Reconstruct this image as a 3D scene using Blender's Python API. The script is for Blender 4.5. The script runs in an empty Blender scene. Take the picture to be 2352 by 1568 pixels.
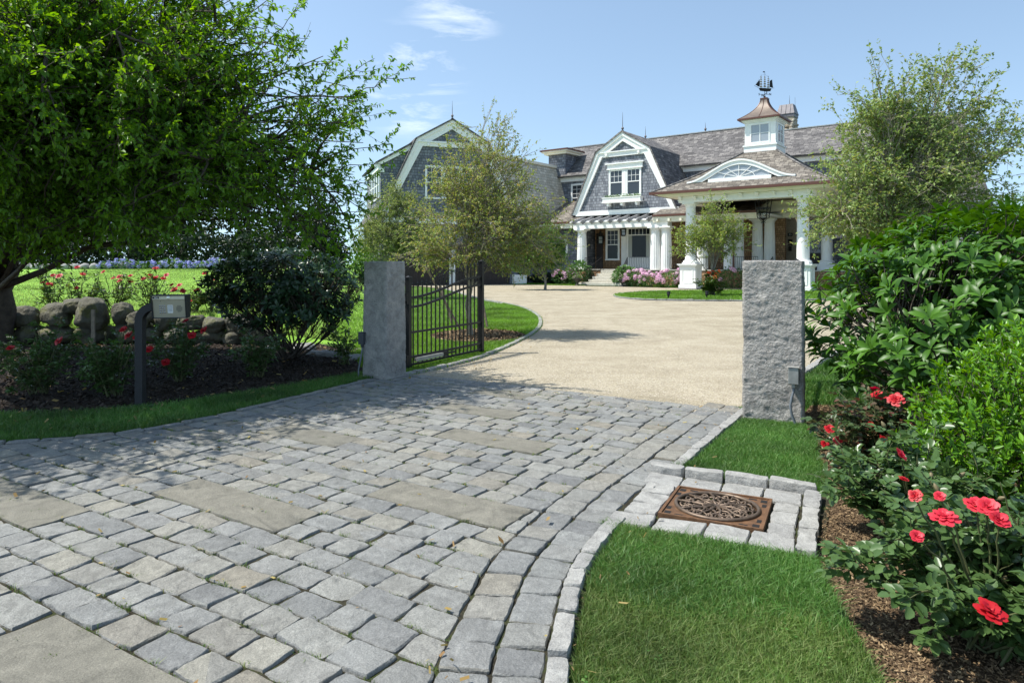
import bpy, bmesh, math, random
import numpy as np
from mathutils import Vector, Matrix, noise as mnoise
R = math.radians
rng = np.random.default_rng(7)
random.seed(7)
scene = bpy.context.scene
COL = scene.collection

# ------------------------------------------------------------------ camera
cd = bpy.data.cameras.new('camera'); cam = bpy.data.objects.new('camera', cd); COL.objects.link(cam)
cam.location = (0, 0, 1.65); cam.rotation_euler = (R(90), 0, 0)
cd.sensor_width = 36; cd.lens = 24; cd.shift_y = -0.0761
cd.clip_start = 0.05; cd.clip_end = 2000
scene.camera = cam

# ------------------------------------------------------------------ sun, sky, exposure
SUN_EL, SUN_AZ = R(59), R(-91)   # azimuth from +Y towards +X
SUN_TO = Vector((math.sin(SUN_AZ) * math.cos(SUN_EL), math.cos(SUN_AZ) * math.cos(SUN_EL), math.sin(SUN_EL)))
sd = bpy.data.lights.new('sun', 'SUN'); sun = bpy.data.objects.new('sun', sd); COL.objects.link(sun)
sd.energy = 4.4; sd.angle = R(0.5); sd.color = (1, 0.965, 0.90)
sun.rotation_euler = SUN_TO.to_track_quat('Z', 'Y').to_euler(); sun.location = (-20, 10, 40)
W = bpy.data.worlds.new('World'); scene.world = W; W.use_nodes = True
wn = W.node_tree.nodes; wl = W.node_tree.links
bg = wn['Background']; bg.inputs['Strength'].default_value = 0.15
sky = wn.new('ShaderNodeTexSky'); sky.sky_type = 'NISHITA'; sky.sun_disc = False
sky.sun_elevation = math.asin(SUN_TO.z); sky.sun_rotation = math.atan2(SUN_TO.x, SUN_TO.y)
sky.air_density = 1.0; sky.dust_density = 0.5; sky.ozone_density = 1.0; sky.altitude = 0
tc = wn.new('ShaderNodeTexCoord')
lift = wn.new('ShaderNodeMapping'); lift.inputs['Scale'].default_value = (1, 1, 0.85); lift.inputs['Location'].default_value = (0, 0, 0.13)
nrmv = wn.new('ShaderNodeVectorMath'); nrmv.operation = 'NORMALIZE'
wl.new(tc.outputs['Generated'], lift.inputs['Vector']); wl.new(lift.outputs[0], nrmv.inputs[0]); wl.new(nrmv.outputs[0], sky.inputs['Vector'])
# thin wind-drawn clouds
mp = wn.new('ShaderNodeMapping'); mp.inputs['Rotation'].default_value = (0, R(-14), R(8)); mp.inputs['Scale'].default_value = (2.2, 2.2, 9.0)
ns = wn.new('ShaderNodeTexNoise'); ns.inputs['Scale'].default_value = 2.6; ns.inputs['Detail'].default_value = 8; ns.inputs['Roughness'].default_value = 0.62; ns.inputs['Distortion'].default_value = 0.5
cr = wn.new('ShaderNodeMapRange'); cr.inputs['From Min'].default_value = 0.50; cr.inputs['From Max'].default_value = 0.80; cr.inputs['To Max'].default_value = 0.8
wl.new(tc.outputs['Generated'], mp.inputs['Vector']); wl.new(mp.outputs[0], ns.inputs['Vector']); wl.new(ns.outputs[0], cr.inputs['Value'])
def cloud_spot(d, r):
    v = wn.new('ShaderNodeVectorMath'); v.operation = 'DISTANCE'; v.inputs[1].default_value = Vector(d).normalized()
    wl.new(tc.outputs['Generated'], v.inputs[0])
    m = wn.new('ShaderNodeMapRange'); m.inputs['From Min'].default_value = r; m.inputs['From Max'].default_value = r * 0.35
    m.interpolation_type = 'SMOOTHSTEP'
    wl.new(v.outputs['Value'], m.inputs['Value']); return m.outputs[0]
spots = [cloud_spot((-0.15, 1, 0.265), 0.095), cloud_spot((-0.085, 1, 0.385), 0.085)]
acc = spots[0]
for s_ in spots[1:]:
    mx = wn.new('ShaderNodeMath'); mx.operation = 'MAXIMUM'; wl.new(acc, mx.inputs[0]); wl.new(s_, mx.inputs[1]); acc = mx.outputs[0]
mu = wn.new('ShaderNodeMath'); mu.operation = 'MULTIPLY'; wl.new(cr.outputs[0], mu.inputs[0]); wl.new(acc, mu.inputs[1])
mixc = wn.new('ShaderNodeMixRGB'); mixc.inputs['Color2'].default_value = (7.2, 7.4, 7.7, 1)
wl.new(mu.outputs[0], mixc.inputs['Fac']); sat = wn.new('ShaderNodeHueSaturation'); sat.inputs['Saturation'].default_value = 0.92; wl.new(sky.outputs[0], sat.inputs['Color'])
tint = wn.new('ShaderNodeMixRGB'); tint.blend_type = 'MULTIPLY'; tint.inputs[0].default_value = 1; tint.inputs[2].default_value = (1.0, 1.03, 0.97, 1); wl.new(sat.outputs[0], tint.inputs[1]); wl.new(tint.outputs[0], mixc.inputs['Color1']); wl.new(mixc.outputs[0], bg.inputs['Color'])
vs = scene.view_settings; vs.view_transform = 'Standard'; vs.look = 'None'; vs.exposure = 0.6; vs.gamma = 1.0; vs.use_curve_mapping = False
scene.cycles.max_bounces = 8; scene.cycles.diffuse_bounces = 5; scene.cycles.transmission_bounces = 4; scene.cycles.transparent_max_bounces = 4
scene.cycles.sample_clamp_indirect = 6

# ------------------------------------------------------------------ helpers
def site(px, py):
    """survey sheet reading -> metres on the ground plane"""
    d = 1.65 * 1568 / (py - 605.0)
    return ((px - 1176) / 1568 * d, d)
def sites(l): return [site(*p) for p in l]

def tag(o, label=None, cat=None, group=None, kind=None):
    if label: o['label'] = label
    if cat: o['category'] = cat
    if group: o['group'] = group
    if kind: o['kind'] = kind
    return o
def empty(name, loc=(0, 0, 0), rz=0, parent=None):
    o = bpy.data.objects.new(name, None); COL.objects.link(o); o.location = loc; o.rotation_euler = (0, 0, rz)
    o.empty_display_size = 0.2
    if parent: o.parent = parent
    return o
def link(name, me, parent=None, loc=None, rot=None, sc=None):
    o = bpy.data.objects.new(name, me); COL.objects.link(o)
    if parent: o.parent = parent
    if loc is not None: o.location = loc
    if rot is not None: o.rotation_euler = rot
    if sc is not None: o.scale = (sc, sc, sc) if isinstance(sc, (int, float)) else sc
    return o
def raw_mesh(name, V, polys, mat, smooth=False, uv=False):
    """polys: list of int arrays (n, k)"""
    V = np.asarray(V, dtype=np.float32).reshape(-1, 3)
    me = bpy.data.meshes.new(name)
    loops = np.concatenate([p.reshape(-1) for p in polys]).astype(np.int32)
    tot = np.concatenate([np.full(len(p), p.shape[1], np.int32) for p in polys])
    start = np.concatenate([[0], np.cumsum(tot)[:-1]]).astype(np.int32)
    me.vertices.add(len(V)); me.vertices.foreach_set('co', V.ravel())
    me.loops.add(len(loops)); me.loops.foreach_set('vertex_index', loops)
    me.polygons.add(len(tot)); me.polygons.foreach_set('loop_start', start); me.polygons.foreach_set('loop_total', tot)
    if smooth: me.polygons.foreach_set('use_smooth', np.ones(len(tot), bool))
    me.update(calc_edges=True)
    if uv: metric_uv(me)
    for m in (mat if isinstance(mat, (list, tuple)) else [mat]):
        me.materials.append(m)
    return me
def metric_uv(me):
    uvl = me.uv_layers.new(name='UVMap')
    n = len(me.loops); uvs = np.zeros((n, 2), np.float32)
    for p in me.polygons:
        nn = p.normal
        t = Vector((0, 0, 1)).cross(nn)
        if t.length < 1e-4: t = Vector((1, 0, 0))
        t.normalize(); b = nn.cross(t)
        for li in p.loop_indices:
            co = me.vertices[me.loops[li].vertex_index].co
            uvs[li] = (co.dot(t), co.dot(b))
    uvl.data.foreach_set('uv', uvs.ravel())

class MB:
    """collects simple shapes; build() links them as ONE mesh object"""
    def __init__(s): s.v = []; s.f = []
    def add(s, vs, fs):
        k = len(s.v); s.v += [tuple(v) for v in vs]; s.f += [tuple(i + k for i in f) for f in fs]; return s
    def box(s, x0, x1, y0, y1, z0, z1):
        return s.add([(x0,y0,z0),(x1,y0,z0),(x1,y1,z0),(x0,y1,z0),(x0,y0,z1),(x1,y0,z1),(x1,y1,z1),(x0,y1,z1)],
                     [(3,2,1,0),(4,5,6,7),(0,1,5,4),(1,2,6,5),(2,3,7,6),(3,0,4,7)])
    def bar(s, p0, p1, w, h=None, up=(0, 0, 1)):
        """square bar between two points"""
        h = h or w; p0 = Vector(p0); p1 = Vector(p1); d = (p1 - p0).normalized(); u = Vector(up)
        if abs(d.dot(u)) > 0.99: u = Vector((0, 1, 0))
        a = d.cross(u).normalized() * (w / 2); b = a.cross(d).normalized() * (h / 2)
        vs = [p + i * a + j * b for p in (p0, p1) for i, j in ((-1,-1),(1,-1),(1,1),(-1,1))]
        return s.add(vs, [(0,1,2,3),(7,6,5,4),(1,0,4,5),(2,1,5,6),(3,2,6,7),(0,3,7,4)])
    def tube(s, pts, rad, n=8, cap=True):
        pts = [Vector(p) for p in pts]; rr = rad if hasattr(rad, '__len__') else [rad] * len(pts)
        vs = []; fs = []; u = None
        for i, p in enumerate(pts):
            d = (pts[min(i + 1, len(pts) - 1)] - pts[max(i - 1, 0)])
            d = d.normalized() if d.length > 1e-9 else Vector((0, 0, 1))
            if u is None: u = d.cross(Vector((0.31, 0.87, 0.37))).normalized()
            else:
                u = u - d * u.dot(d); u = u.normalized() if u.length > 1e-6 else d.orthogonal().normalized()
            w = d.cross(u)
            for k in range(n):
                a = 2 * math.pi * k / n; vs.append(p + (u * math.cos(a) + w * math.sin(a)) * rr[i])
        for i in range(len(pts) - 1):
            for k in range(n):
                fs.append((i*n+k, i*n+(k+1)%n, (i+1)*n+(k+1)%n, (i+1)*n+k))
        if cap: fs.append(tuple(range(n))[::-1]); fs.append(tuple((len(pts)-1)*n + k for k in range(n)))
        return s.add(vs, fs)
    def lathe(s, prof, c=(0, 0, 0), n=24, flute=0.0, nf=20):
        vs = []; fs = []
        for r, z in prof:
            for k in range(n):
                a = 2 * math.pi * k / n; rr = r * (1 - flute * (0.5 + 0.5 * math.cos(nf * a))) if flute else r
                vs.append((c[0] + rr * math.cos(a), c[1] + rr * math.sin(a), c[2] + z))
        for i in range(len(prof) - 1):
            for k in range(n): fs.append((i*n+k, i*n+(k+1)%n, (i+1)*n+(k+1)%n, (i+1)*n+k))
        fs.append(tuple(range(n))[::-1]); fs.append(tuple((len(prof)-1)*n + k for k in range(n)))
        return s.add(vs, fs)
    def prism(s, poly, axis, d0, d1):
        """poly in the plane across axis ('x': (y,z), 'y': (x,z), 'z': (x,y)), extruded d0..d1"""
        def P(p, d): return (d, p[0], p[1]) if axis == 'x' else ((p[0], d, p[1]) if axis == 'y' else (p[0], p[1], d))
        n = len(poly); vs = [P(p, d0) for p in poly] + [P(p, d1) for p in poly]
        return s.add(vs, [tuple(range(n)), tuple(range(2*n-1, n-1, -1))] + [(i, n+i, n+(i+1)%n, (i+1)%n) for i in range(n)])
    def slab(s, pts, t):
        """a planar polygon given thickness t downward along its normal"""
        pts = [Vector(p) for p in pts]; nn = (pts[1]-pts[0]).cross(pts[2]-pts[0]).normalized()
        if nn.z < 0: pts = pts[::-1]; nn = -nn
        n = len(pts); vs = pts + [p - nn * t for p in pts]
        return s.add(vs, [tuple(range(n)), tuple(range(2*n-1, n-1, -1))] + [(i, n+i, n+(i+1)%n, (i+1)%n) for i in range(n)])
    def mesh(s, name, mat, smooth=False, uv=True, bevel=0, recalc=True):
        bm = bmesh.new(); vv = [bm.verts.new(v) for v in s.v]
        for f in s.f:
            try: bm.faces.new([vv[i] for i in f])
            except ValueError: pass
        if recalc: bmesh.ops.recalc_face_normals(bm, faces=bm.faces)
        if bevel: bmesh.ops.bevel(bm, geom=list(bm.edges), offset=bevel, segments=1, affect='EDGES', profile=0.5)
        me = bpy.data.meshes.new(name); bm.to_mesh(me); bm.free()
        if smooth: me.polygons.foreach_set('use_smooth', np.ones(len(me.polygons), bool))
        if uv: metric_uv(me)
        me.materials.append(mat); me.update()
        return me
    def build(s, name, mat, parent=None, smooth=False, uv=True, bevel=0, loc=None, rot=None, recalc=True):
        return link(name, s.mesh(name, mat, smooth, uv, bevel, recalc), parent, loc, rot)
def smooth_by_angle(o, ang=35):
    me = o.data; me.polygons.foreach_set('use_smooth', np.ones(len(me.polygons), bool))
    try: me.set_sharp_from_angle(angle=R(ang))
    except Exception: pass
def sstep(a, b, x):
    t = np.clip((np.asarray(x, float) - a) / (b - a), 0, 1); return t * t * (3 - 2 * t)
def in_poly(P, poly):
    x, y = P[:, 0], P[:, 1]; inside = np.zeros(len(P), bool); n = len(poly); j = n - 1
    for i in range(n):
        xi, yi = poly[i]; xj, yj = poly[j]
        c = ((yi > y) != (yj > y)) & (x < (xj - xi) * (y - yi) / (yj - yi + 1e-12) + xi)
        inside ^= c; j = i
    return inside
def smooth_line(pts, n=8):
    """catmull-rom through points"""
    P = [np.array(p, float) for p in pts]; out = []
    for i in range(len(P) - 1):
        p0 = P[max(i-1, 0)]; p1 = P[i]; p2 = P[i+1]; p3 = P[min(i+2, len(P)-1)]
        for k in range(n):
            t = k / n
            out.append(0.5*((2*p1)+(-p0+p2)*t+(2*p0-5*p1+4*p2-p3)*t*t+(-p0+3*p1-3*p2+p3)*t**3))
    out.append(P[-1]); return [tuple(p) for p in out]

# ------------------------------------------------------------------ materials
def mat_new(name):
    m = bpy.data.materials.new(name); m.use_nodes = True
    nt = m.node_tree; return m, nt, nt.nodes, nt.links, nt.nodes['Principled BSDF']
def plain(name, col, rough=0.6, metal=0.0, spec=0.5, noise=0.0, nscale=8.0, bump=0.0, bscale=60.0):
    m, nt, N, L, p = mat_new(name)
    p.inputs['Base Color'].default_value = (*col, 1); p.inputs['Roughness'].default_value = rough
    p.inputs['Metallic'].default_value = metal; p.inputs['Specular IOR Level'].default_value = spec
    if noise or bump:
        t = N.new('ShaderNodeTexCoord')
    if noise:
        n = N.new('ShaderNodeTexNoise'); n.inputs['Scale'].default_value = nscale; n.inputs['Detail'].default_value = 5
        L.new(t.outputs['Object'], n.inputs['Vector'])
        r = N.new('ShaderNodeValToRGB'); r.color_ramp.elements[0].position = 0.3; r.color_ramp.elements[1].position = 0.7
        r.color_ramp.elements[0].color = (*[c * (1 - noise) for c in col], 1); r.color_ramp.elements[1].color = (*[min(1, c * (1 + noise)) for c in col], 1)
        L.new(n.outputs[0], r.inputs[0]); L.new(r.outputs[0], p.inputs['Base Color'])
    if bump:
        n2 = N.new('ShaderNodeTexNoise'); n2.inputs['Scale'].default_value = bscale; n2.inputs['Detail'].default_value = 6
        L.new(t.outputs['Object'], n2.inputs['Vector'])
        b = N.new('ShaderNodeBump'); b.inputs['Strength'].default_value = bump; b.inputs['Distance'].default_value = 0.02
        L.new(n2.outputs[0], b.inputs['Height']); L.new(b.outputs[0], p.inputs['Normal'])
    return m
def ramp(N, L, src, stops):
    r = N.new('ShaderNodeValToRGB'); els = r.color_ramp.elements
    els[0].position = stops[0][0]; els[0].color = (*stops[0][1], 1); els[1].position = stops[-1][0]; els[1].color = (*stops[-1][1], 1)
    for pos, c in stops[1:-1]:
        e = els.new(pos); e.color = (*c, 1)
    L.new(src, r.inputs[0]); return r.outputs[0]
def leafmat(name, cols, rough=0.42, trans=0.3, tcol=None, spec=0.4, patch=0.0):
    """each leaf its own tone (random per island) plus light through the blade"""
    m, nt, N, L, p = mat_new(name)
    g = N.new('ShaderNodeNewGeometry')
    k = len(cols); stops = [(i / (k - 1), c) for i, c in enumerate(cols)]
    c = ramp(N, L, g.outputs['Random Per Island'], stops)
    if patch:
        t = N.new('ShaderNodeTexCoord'); n = N.new('ShaderNodeTexNoise'); n.inputs['Scale'].default_value = patch; n.inputs['Detail'].default_value = 3
        L.new(t.outputs['Object'], n.inputs['Vector'])
        h = N.new('ShaderNodeHueSaturation'); mr = N.new('ShaderNodeMapRange'); mr.inputs['From Min'].default_value = 0.3; mr.inputs['From Max'].default_value = 0.7
        mr.inputs['To Min'].default_value = 0.6; mr.inputs['To Max'].default_value = 1.4
        L.new(n.outputs[0], mr.inputs['Value']); L.new(mr.outputs[0], h.inputs['Value']); L.new(c, h.inputs['Color']); c = h.outputs[0]
    L.new(c, p.inputs['Base Color']); p.inputs['Roughness'].default_value = rough; p.inputs['Specular IOR Level'].default_value = spec
    tr = N.new('ShaderNodeBsdfTranslucent'); hs = N.new('ShaderNodeHueSaturation')
    hs.inputs['Hue'].default_value = 0.485; hs.inputs['Saturation'].default_value = 1.1; hs.inputs['Value'].default_value = 1.9
    L.new(c, hs.inputs['Color']); L.new(hs.outputs[0], tr.inputs['Color'])
    mx = N.new('ShaderNodeMixShader'); mx.inputs[0].default_value = trans
    L.new(p.outputs[0], mx.inputs[1]); L.new(tr.outputs[0], mx.inputs[2])
    L.new(mx.outputs[0], N['Material Output'].inputs['Surface'])
    return m
def granite(name, cols, island=True, rough=0.75, bump=0.5, bscale=45.0, grain=150.0, big=5.0, moss=None, bdist=0.02):
    m, nt, N, L, p = mat_new(name); t = N.new('ShaderNodeTexCoord')
    if island:
        g = N.new('ShaderNodeNewGeometry'); k = len(cols)
        c = ramp(N, L, g.outputs['Random Per Island'], [(i / (k - 1), cc) for i, cc in enumerate(cols)])
    else:
        n0 = N.new('ShaderNodeTexNoise'); n0.inputs['Scale'].default_value = big; n0.inputs['Detail'].default_value = 4
        L.new(t.outputs['Object'], n0.inputs['Vector']); k = len(cols)
        c = ramp(N, L, n0.outputs[0], [(0.3 + 0.4 * i / (k - 1), cc) for i, cc in enumerate(cols)])
    def mul(src, tex, lo, hi, f0=0.3, f1=0.7):
        mr = N.new('ShaderNodeMapRange'); mr.inputs['From Min'].default_value = f0; mr.inputs['From Max'].default_value = f1
        mr.inputs['To Min'].default_value = lo; mr.inputs['To Max'].default_value = hi; L.new(tex, mr.inputs['Value'])
        x = N.new('ShaderNodeMixRGB'); x.blend_type = 'MULTIPLY'; x.inputs[0].default_value = 1
        L.new(src, x.inputs[1]); L.new(mr.outputs[0], x.inputs[2]); return x.outputs[0]
    n1 = N.new('ShaderNodeTexNoise'); n1.inputs['Scale'].default_value = grain; n1.inputs['Detail'].default_value = 3; n1.inputs['Roughness'].default_value = 0.8
    n2 = N.new('ShaderNodeTexNoise'); n2.inputs['Scale'].default_value = big * 2; n2.inputs['Detail'].default_value = 6; n2.inputs['Distortion'].default_value = 1.2
    for n in (n1, n2): L.new(t.outputs['Object'], n.inputs['Vector'])
    c = mul(c, n1.outputs[0], 0.62, 1.38); c = mul(c, n2.outputs[0], 0.78, 1.2)
    if moss:
        n3 = N.new('ShaderNodeTexNoise'); n3.inputs['Scale'].default_value = moss[1]; n3.inputs['Detail'].default_value = 6; n3.inputs['Roughness'].default_value = 0.7
        L.new(t.outputs['Object'], n3.inputs['Vector'])
        mr = N.new('ShaderNodeMapRange'); mr.inputs['From Min'].default_value = moss[2]; mr.inputs['From Max'].default_value = moss[2] + 0.12; mr.inputs['To Max'].default_value = 0.8
        L.new(n3.outputs[0], mr.inputs['Value']); x = N.new('ShaderNodeMixRGB'); x.inputs[2].default_value = (*moss[0], 1)
        L.new(mr.outputs[0], x.inputs[0]); L.new(c, x.inputs[1]); c = x.outputs[0]
    L.new(c, p.inputs['Base Color']); p.inputs['Roughness'].default_value = rough; p.inputs['Specular IOR Level'].default_value = 0.35
    nb = N.new('ShaderNodeTexNoise'); nb.inputs['Scale'].default_value = bscale; nb.inputs['Detail'].default_value = 7; nb.inputs['Roughness'].default_value = 0.65
    L.new(t.outputs['Object'], nb.inputs['Vector'])
    b = N.new('ShaderNodeBump'); b.inputs['Strength'].default_value = bump; b.inputs['Distance'].default_value = bdist
    L.new(nb.outputs[0], b.inputs['Height']); L.new(b.outputs[0], p.inputs['Normal'])
    return m
def shingle(name, cols, row=0.15, wid=0.16, rough=0.85, bump=1.0, stain=1.2):
    m, nt, N, L, p = mat_new(name); t = N.new('ShaderNodeTexCoord')
    br = N.new('ShaderNodeTexBrick'); br.inputs['Scale'].default_value = 1.0; br.inputs['Brick Width'].default_value = wid
    br.inputs['Row Height'].default_value = row; br.inputs['Mortar Size'].default_value = 0.011; br.offset = 0.43; br.squash = 0.75; br.squash_frequency = 3
    br.inputs['Color1'].default_value = (0, 0, 0, 1); br.inputs['Color2'].default_value = (1, 1, 1, 1); br.inputs['Mortar'].default_value = (0, 0, 0, 1)
    L.new(t.outputs['UV'], br.inputs['Vector'])
    c = ramp(N, L, br.outputs['Color'], [(i / (len(cols) - 1), cc) for i, cc in enumerate(cols)])
    n = N.new('ShaderNodeTexNoise'); n.inputs['Scale'].default_value = stain; n.inputs['Detail'].default_value = 7; n.inputs['Roughness'].default_value = 0.7
    L.new(t.outputs['Object'], n.inputs['Vector'])
    mr = N.new('ShaderNodeMapRange'); mr.inputs['From Min'].default_value = 0.3; mr.inputs['From Max'].default_value = 0.7; mr.inputs['To Min'].default_value = 0.84; mr.inputs['To Max'].default_value = 1.16
    L.new(n.outputs[0], mr.inputs['Value']); x = N.new('ShaderNodeMixRGB'); x.blend_type = 'MULTIPLY'; x.inputs[0].default_value = 1
    L.new(c, x.inputs[1]); L.new(mr.outputs[0], x.inputs[2]); c = x.outputs[0]
    x2 = N.new('ShaderNodeMixRGB'); x2.inputs[2].default_value = (*[k * 0.3 for k in cols[0]], 1)  # dark lines between shingles also paint the shadow under each row
    mf = N.new('ShaderNodeMath'); mf.operation = 'MULTIPLY'; mf.inputs[1].default_value = 0.85
    L.new(br.outputs['Fac'], mf.inputs[0]); L.new(mf.outputs[0], x2.inputs[0]); L.new(c, x2.inputs[1])
    L.new(x2.outputs[0], p.inputs['Base Color']); p.inputs['Roughness'].default_value = rough; p.inputs['Specular IOR Level'].default_value = 0.25
    sx = N.new('ShaderNodeSeparateXYZ'); L.new(t.outputs['UV'], sx.inputs[0])
    dv = N.new('ShaderNodeMath'); dv.operation = 'DIVIDE'; dv.inputs[1].default_value = row; L.new(sx.outputs['Y'], dv.inputs[0])
    fr = N.new('ShaderNodeMath'); fr.operation = 'FRACT'; L.new(dv.outputs[0], fr.inputs[0])
    inv = N.new('ShaderNodeMath'); inv.operation = 'SUBTRACT'; inv.inputs[0].default_value = 1.0; L.new(fr.outputs[0], inv.inputs[1])
    ad = N.new('ShaderNodeMath'); ad.operation = 'ADD'; L.new(inv.outputs[0], ad.inputs[0])
    sc = N.new('ShaderNodeMath'); sc.operation = 'MULTIPLY'; sc.inputs[1].default_value = 0.5; L.new(br.outputs['Color'], sc.inputs[0]); L.new(sc.outputs[0], ad.inputs[1])
    b = N.new('ShaderNodeBump'); b.inputs['Strength'].default_value = bump; b.inputs['Distance'].default_value = 0.03
    L.new(ad.outputs[0], b.inputs['Height']); L.new(b.outputs[0], p.inputs['Normal'])
    return m
def ground_mat(name, stops, scale, bump=0.5, bscale=80, fine=120.0, rough=0.95, voro=None, dist=0.02):
    m, nt, N, L, p = mat_new(name); t = N.new('ShaderNodeTexCoord')
    n = N.new('ShaderNodeTexNoise'); n.inputs['Scale'].default_value = scale; n.inputs['Detail'].default_value = 9; n.inputs['Roughness'].default_value = 0.7
    L.new(t.outputs['Object'], n.inputs['Vector']); c = ramp(N, L, n.outputs[0], stops)
    if voro:
        v = N.new('ShaderNodeTexVoronoi'); v.inputs['Scale'].default_value = voro; L.new(t.outputs['Object'], v.inputs['Vector'])
        s = N.new('ShaderNodeSeparateColor'); L.new(v.outputs['Color'], s.inputs[0])
        mr = N.new('ShaderNodeMapRange'); mr.inputs['To Min'].default_value = 0.62; mr.inputs['To Max'].default_value = 1.35; L.new(s.outputs[0], mr.inputs['Value'])
        x = N.new('ShaderNodeMixRGB'); x.blend_type = 'MULTIPLY'; x.inputs[0].default_value = 1; L.new(c, x.inputs[1]); L.new(mr.outputs[0], x.inputs[2]); c = x.outputs[0]
        hgt = v.outputs['Distance']
    else:
        n2 = N.new('ShaderNodeTexNoise'); n2.inputs['Scale'].default_value = bscale; n2.inputs['Detail'].default_value = 5; L.new(t.outputs['Object'], n2.inputs['Vector']); hgt = n2.outputs[0]
        mr = N.new('ShaderNodeMapRange'); mr.inputs['From Min'].default_value = 0.3; mr.inputs['From Max'].default_value = 0.7; mr.inputs['To Min'].default_value = 0.6; mr.inputs['To Max'].default_value = 1.35; L.new(hgt, mr.inputs['Value'])
        x = N.new('ShaderNodeMixRGB'); x.blend_type = 'MULTIPLY'; x.inputs[0].default_value = 1; L.new(c, x.inputs[1]); L.new(mr.outputs[0], x.inputs[2]); c = x.outputs[0]
    L.new(c, p.inputs['Base Color']); p.inputs['Roughness'].default_value = rough; p.inputs['Specular IOR Level'].default_value = 0.2
    b = N.new('ShaderNodeBump'); b.inputs['Strength'].default_value = bump; b.inputs['Distance'].default_value = dist; b.invert = bool(voro)
    L.new(hgt, b.inputs['Height']); L.new(b.outputs[0], p.inputs['Normal']); return m
M = {}
M['white'] = plain('white_paint', (0.86, 0.86, 0.83), 0.45, noise=0.03, nscale=3)
M['cream'] = plain('cream_paint', (0.82, 0.79, 0.66), 0.5)
M['wall'] = shingle('grey_wall_shingle', [(0.115, 0.125, 0.145), (0.16, 0.17, 0.195), (0.20, 0.215, 0.24), (0.26, 0.27, 0.295)], 0.22, 0.26)
M['tanwall'] = shingle('tan_wall_shingle', [(0.20, 0.12, 0.06), (0.28, 0.17, 0.09), (0.36, 0.23, 0.13)], 0.16, 0.2)
M['roof'] = shingle('grey_roof_shingle', [(0.085, 0.08, 0.078), (0.13, 0.122, 0.118), (0.17, 0.16, 0.152), (0.24, 0.225, 0.21)], 0.21, 0.42, stain=0.7)
M['roofpale'] = shingle('pale_roof_shingle', [(0.459, 0.4185, 0.325), (0.594, 0.5535, 0.442), (0.702, 0.648, 0.533)], 0.25, 0.45, stain=0.7)
M['roofwarm'] = shingle('brown_roof_shingle', [(0.10, 0.088, 0.075), (0.15, 0.132, 0.11), (0.21, 0.188, 0.16), (0.28, 0.25, 0.205)], 0.2, 0.36, stain=0.8)
M['copper'] = plain('copper', (0.15, 0.115, 0.09), 0.5, metal=0.2, noise=0.25, nscale=2.5)
M['gutter'] = plain('brown_gutter', (0.115, 0.045, 0.03), 0.45, metal=0.2)
M['darkmetal'] = plain('lead_grey_metal', (0.13, 0.12, 0.13), 0.5, metal=0.15, noise=0.2, nscale=3)
M['black'] = plain('black_iron', (0.009, 0.009, 0.010), 0.45, spec=0.3)
M['blacktex'] = plain('black_powder_coat', (0.016, 0.016, 0.018), 0.55, bump=0.3, bscale=300)
M['steel'] = plain('brushed_steel', (0.56, 0.53, 0.42), 0.42, metal=0.55, noise=0.06, nscale=5)
M['greymetal'] = plain('weathered_galvanised', (0.34, 0.34, 0.32), 0.5, metal=0.5, noise=0.2, nscale=12)
M['darkgrey'] = plain('dark_grey_plastic', (0.06, 0.065, 0.07), 0.6)
M['conduit'] = plain('grey_conduit', (0.15, 0.17, 0.19), 0.55)
M['door'] = plain('dark_brown_door', (0.022, 0.014, 0.013), 0.5, noise=0.25, nscale=2)
M['woodceil'] = plain('stained_wood_ceiling', (0.10, 0.045, 0.022), 0.4, noise=0.3, nscale=6)
M['weathered'] = plain('silvered_wood', (0.27, 0.27, 0.275), 0.8, noise=0.2, nscale=9, bump=0.2)
M['stake'] = plain('raw_wood', (0.24, 0.19, 0.14), 0.85, noise=0.3, nscale=14, bump=0.3)
M['glass'] = plain('window_glass', (0.03, 0.037, 0.045), 0.06, spec=0.6)
M['glassdark'] = plain('dark_window_glass', (0.012, 0.016, 0.018), 0.08, spec=0.2)
M['glasslight'] = plain('pale_glass', (0.30, 0.33, 0.36), 0.05, spec=1.0)
M['curtain'] = plain('pale_curtain', (0.42, 0.44, 0.40), 0.9)
M['rust'] = plain('rusty_iron', (0.165, 0.085, 0.04), 0.7, metal=0.3, noise=0.35, nscale=18, bump=0.4, bscale=160)
M['bronze'] = plain('worn_bronze', (0.135, 0.095, 0.065), 0.48, metal=0.45, noise=0.35, nscale=22)
M['hole'] = plain('drain_dark', (0.008, 0.007, 0.006), 0.9)
M['bark'] = plain('bark', (0.075, 0.06, 0.045), 0.9, noise=0.4, nscale=9, bump=0.9, bscale=25)
M['greybark'] = plain('grey_bark', (0.19, 0.175, 0.145), 0.9, noise=0.35, nscale=10, bump=0.6, bscale=30)
M['palebark'] = plain('pale_twig', (0.27, 0.24, 0.18), 0.9, noise=0.3, nscale=10)
M['stem'] = plain('green_stem', (0.09, 0.10, 0.035), 0.7, noise=0.3, nscale=12)
M['terracotta'] = plain('dark_urn', (0.05, 0.045, 0.045), 0.6)
M['sett'] = granite('granite_sett', [(0.1752, 0.1782, 0.1703), (0.2245, 0.2258, 0.2113), (0.1569, 0.1591, 0.1546), (0.246, 0.2449, 0.2208), (0.2122, 0.2132, 0.2019), (0.2522, 0.2418, 0.2019), (0.1906, 0.1941, 0.186), (0.2368, 0.2387, 0.2239), (0.2152, 0.1973, 0.1577), (0.203, 0.2068, 0.1955)], bump=0.75, bscale=38)
M['slab'] = granite('sandstone_slab', [(0.1676, 0.1595, 0.1283), (0.1862, 0.1756, 0.1416), (0.1596, 0.154, 0.1283)], bump=0.5, bscale=60, big=3)
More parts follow.
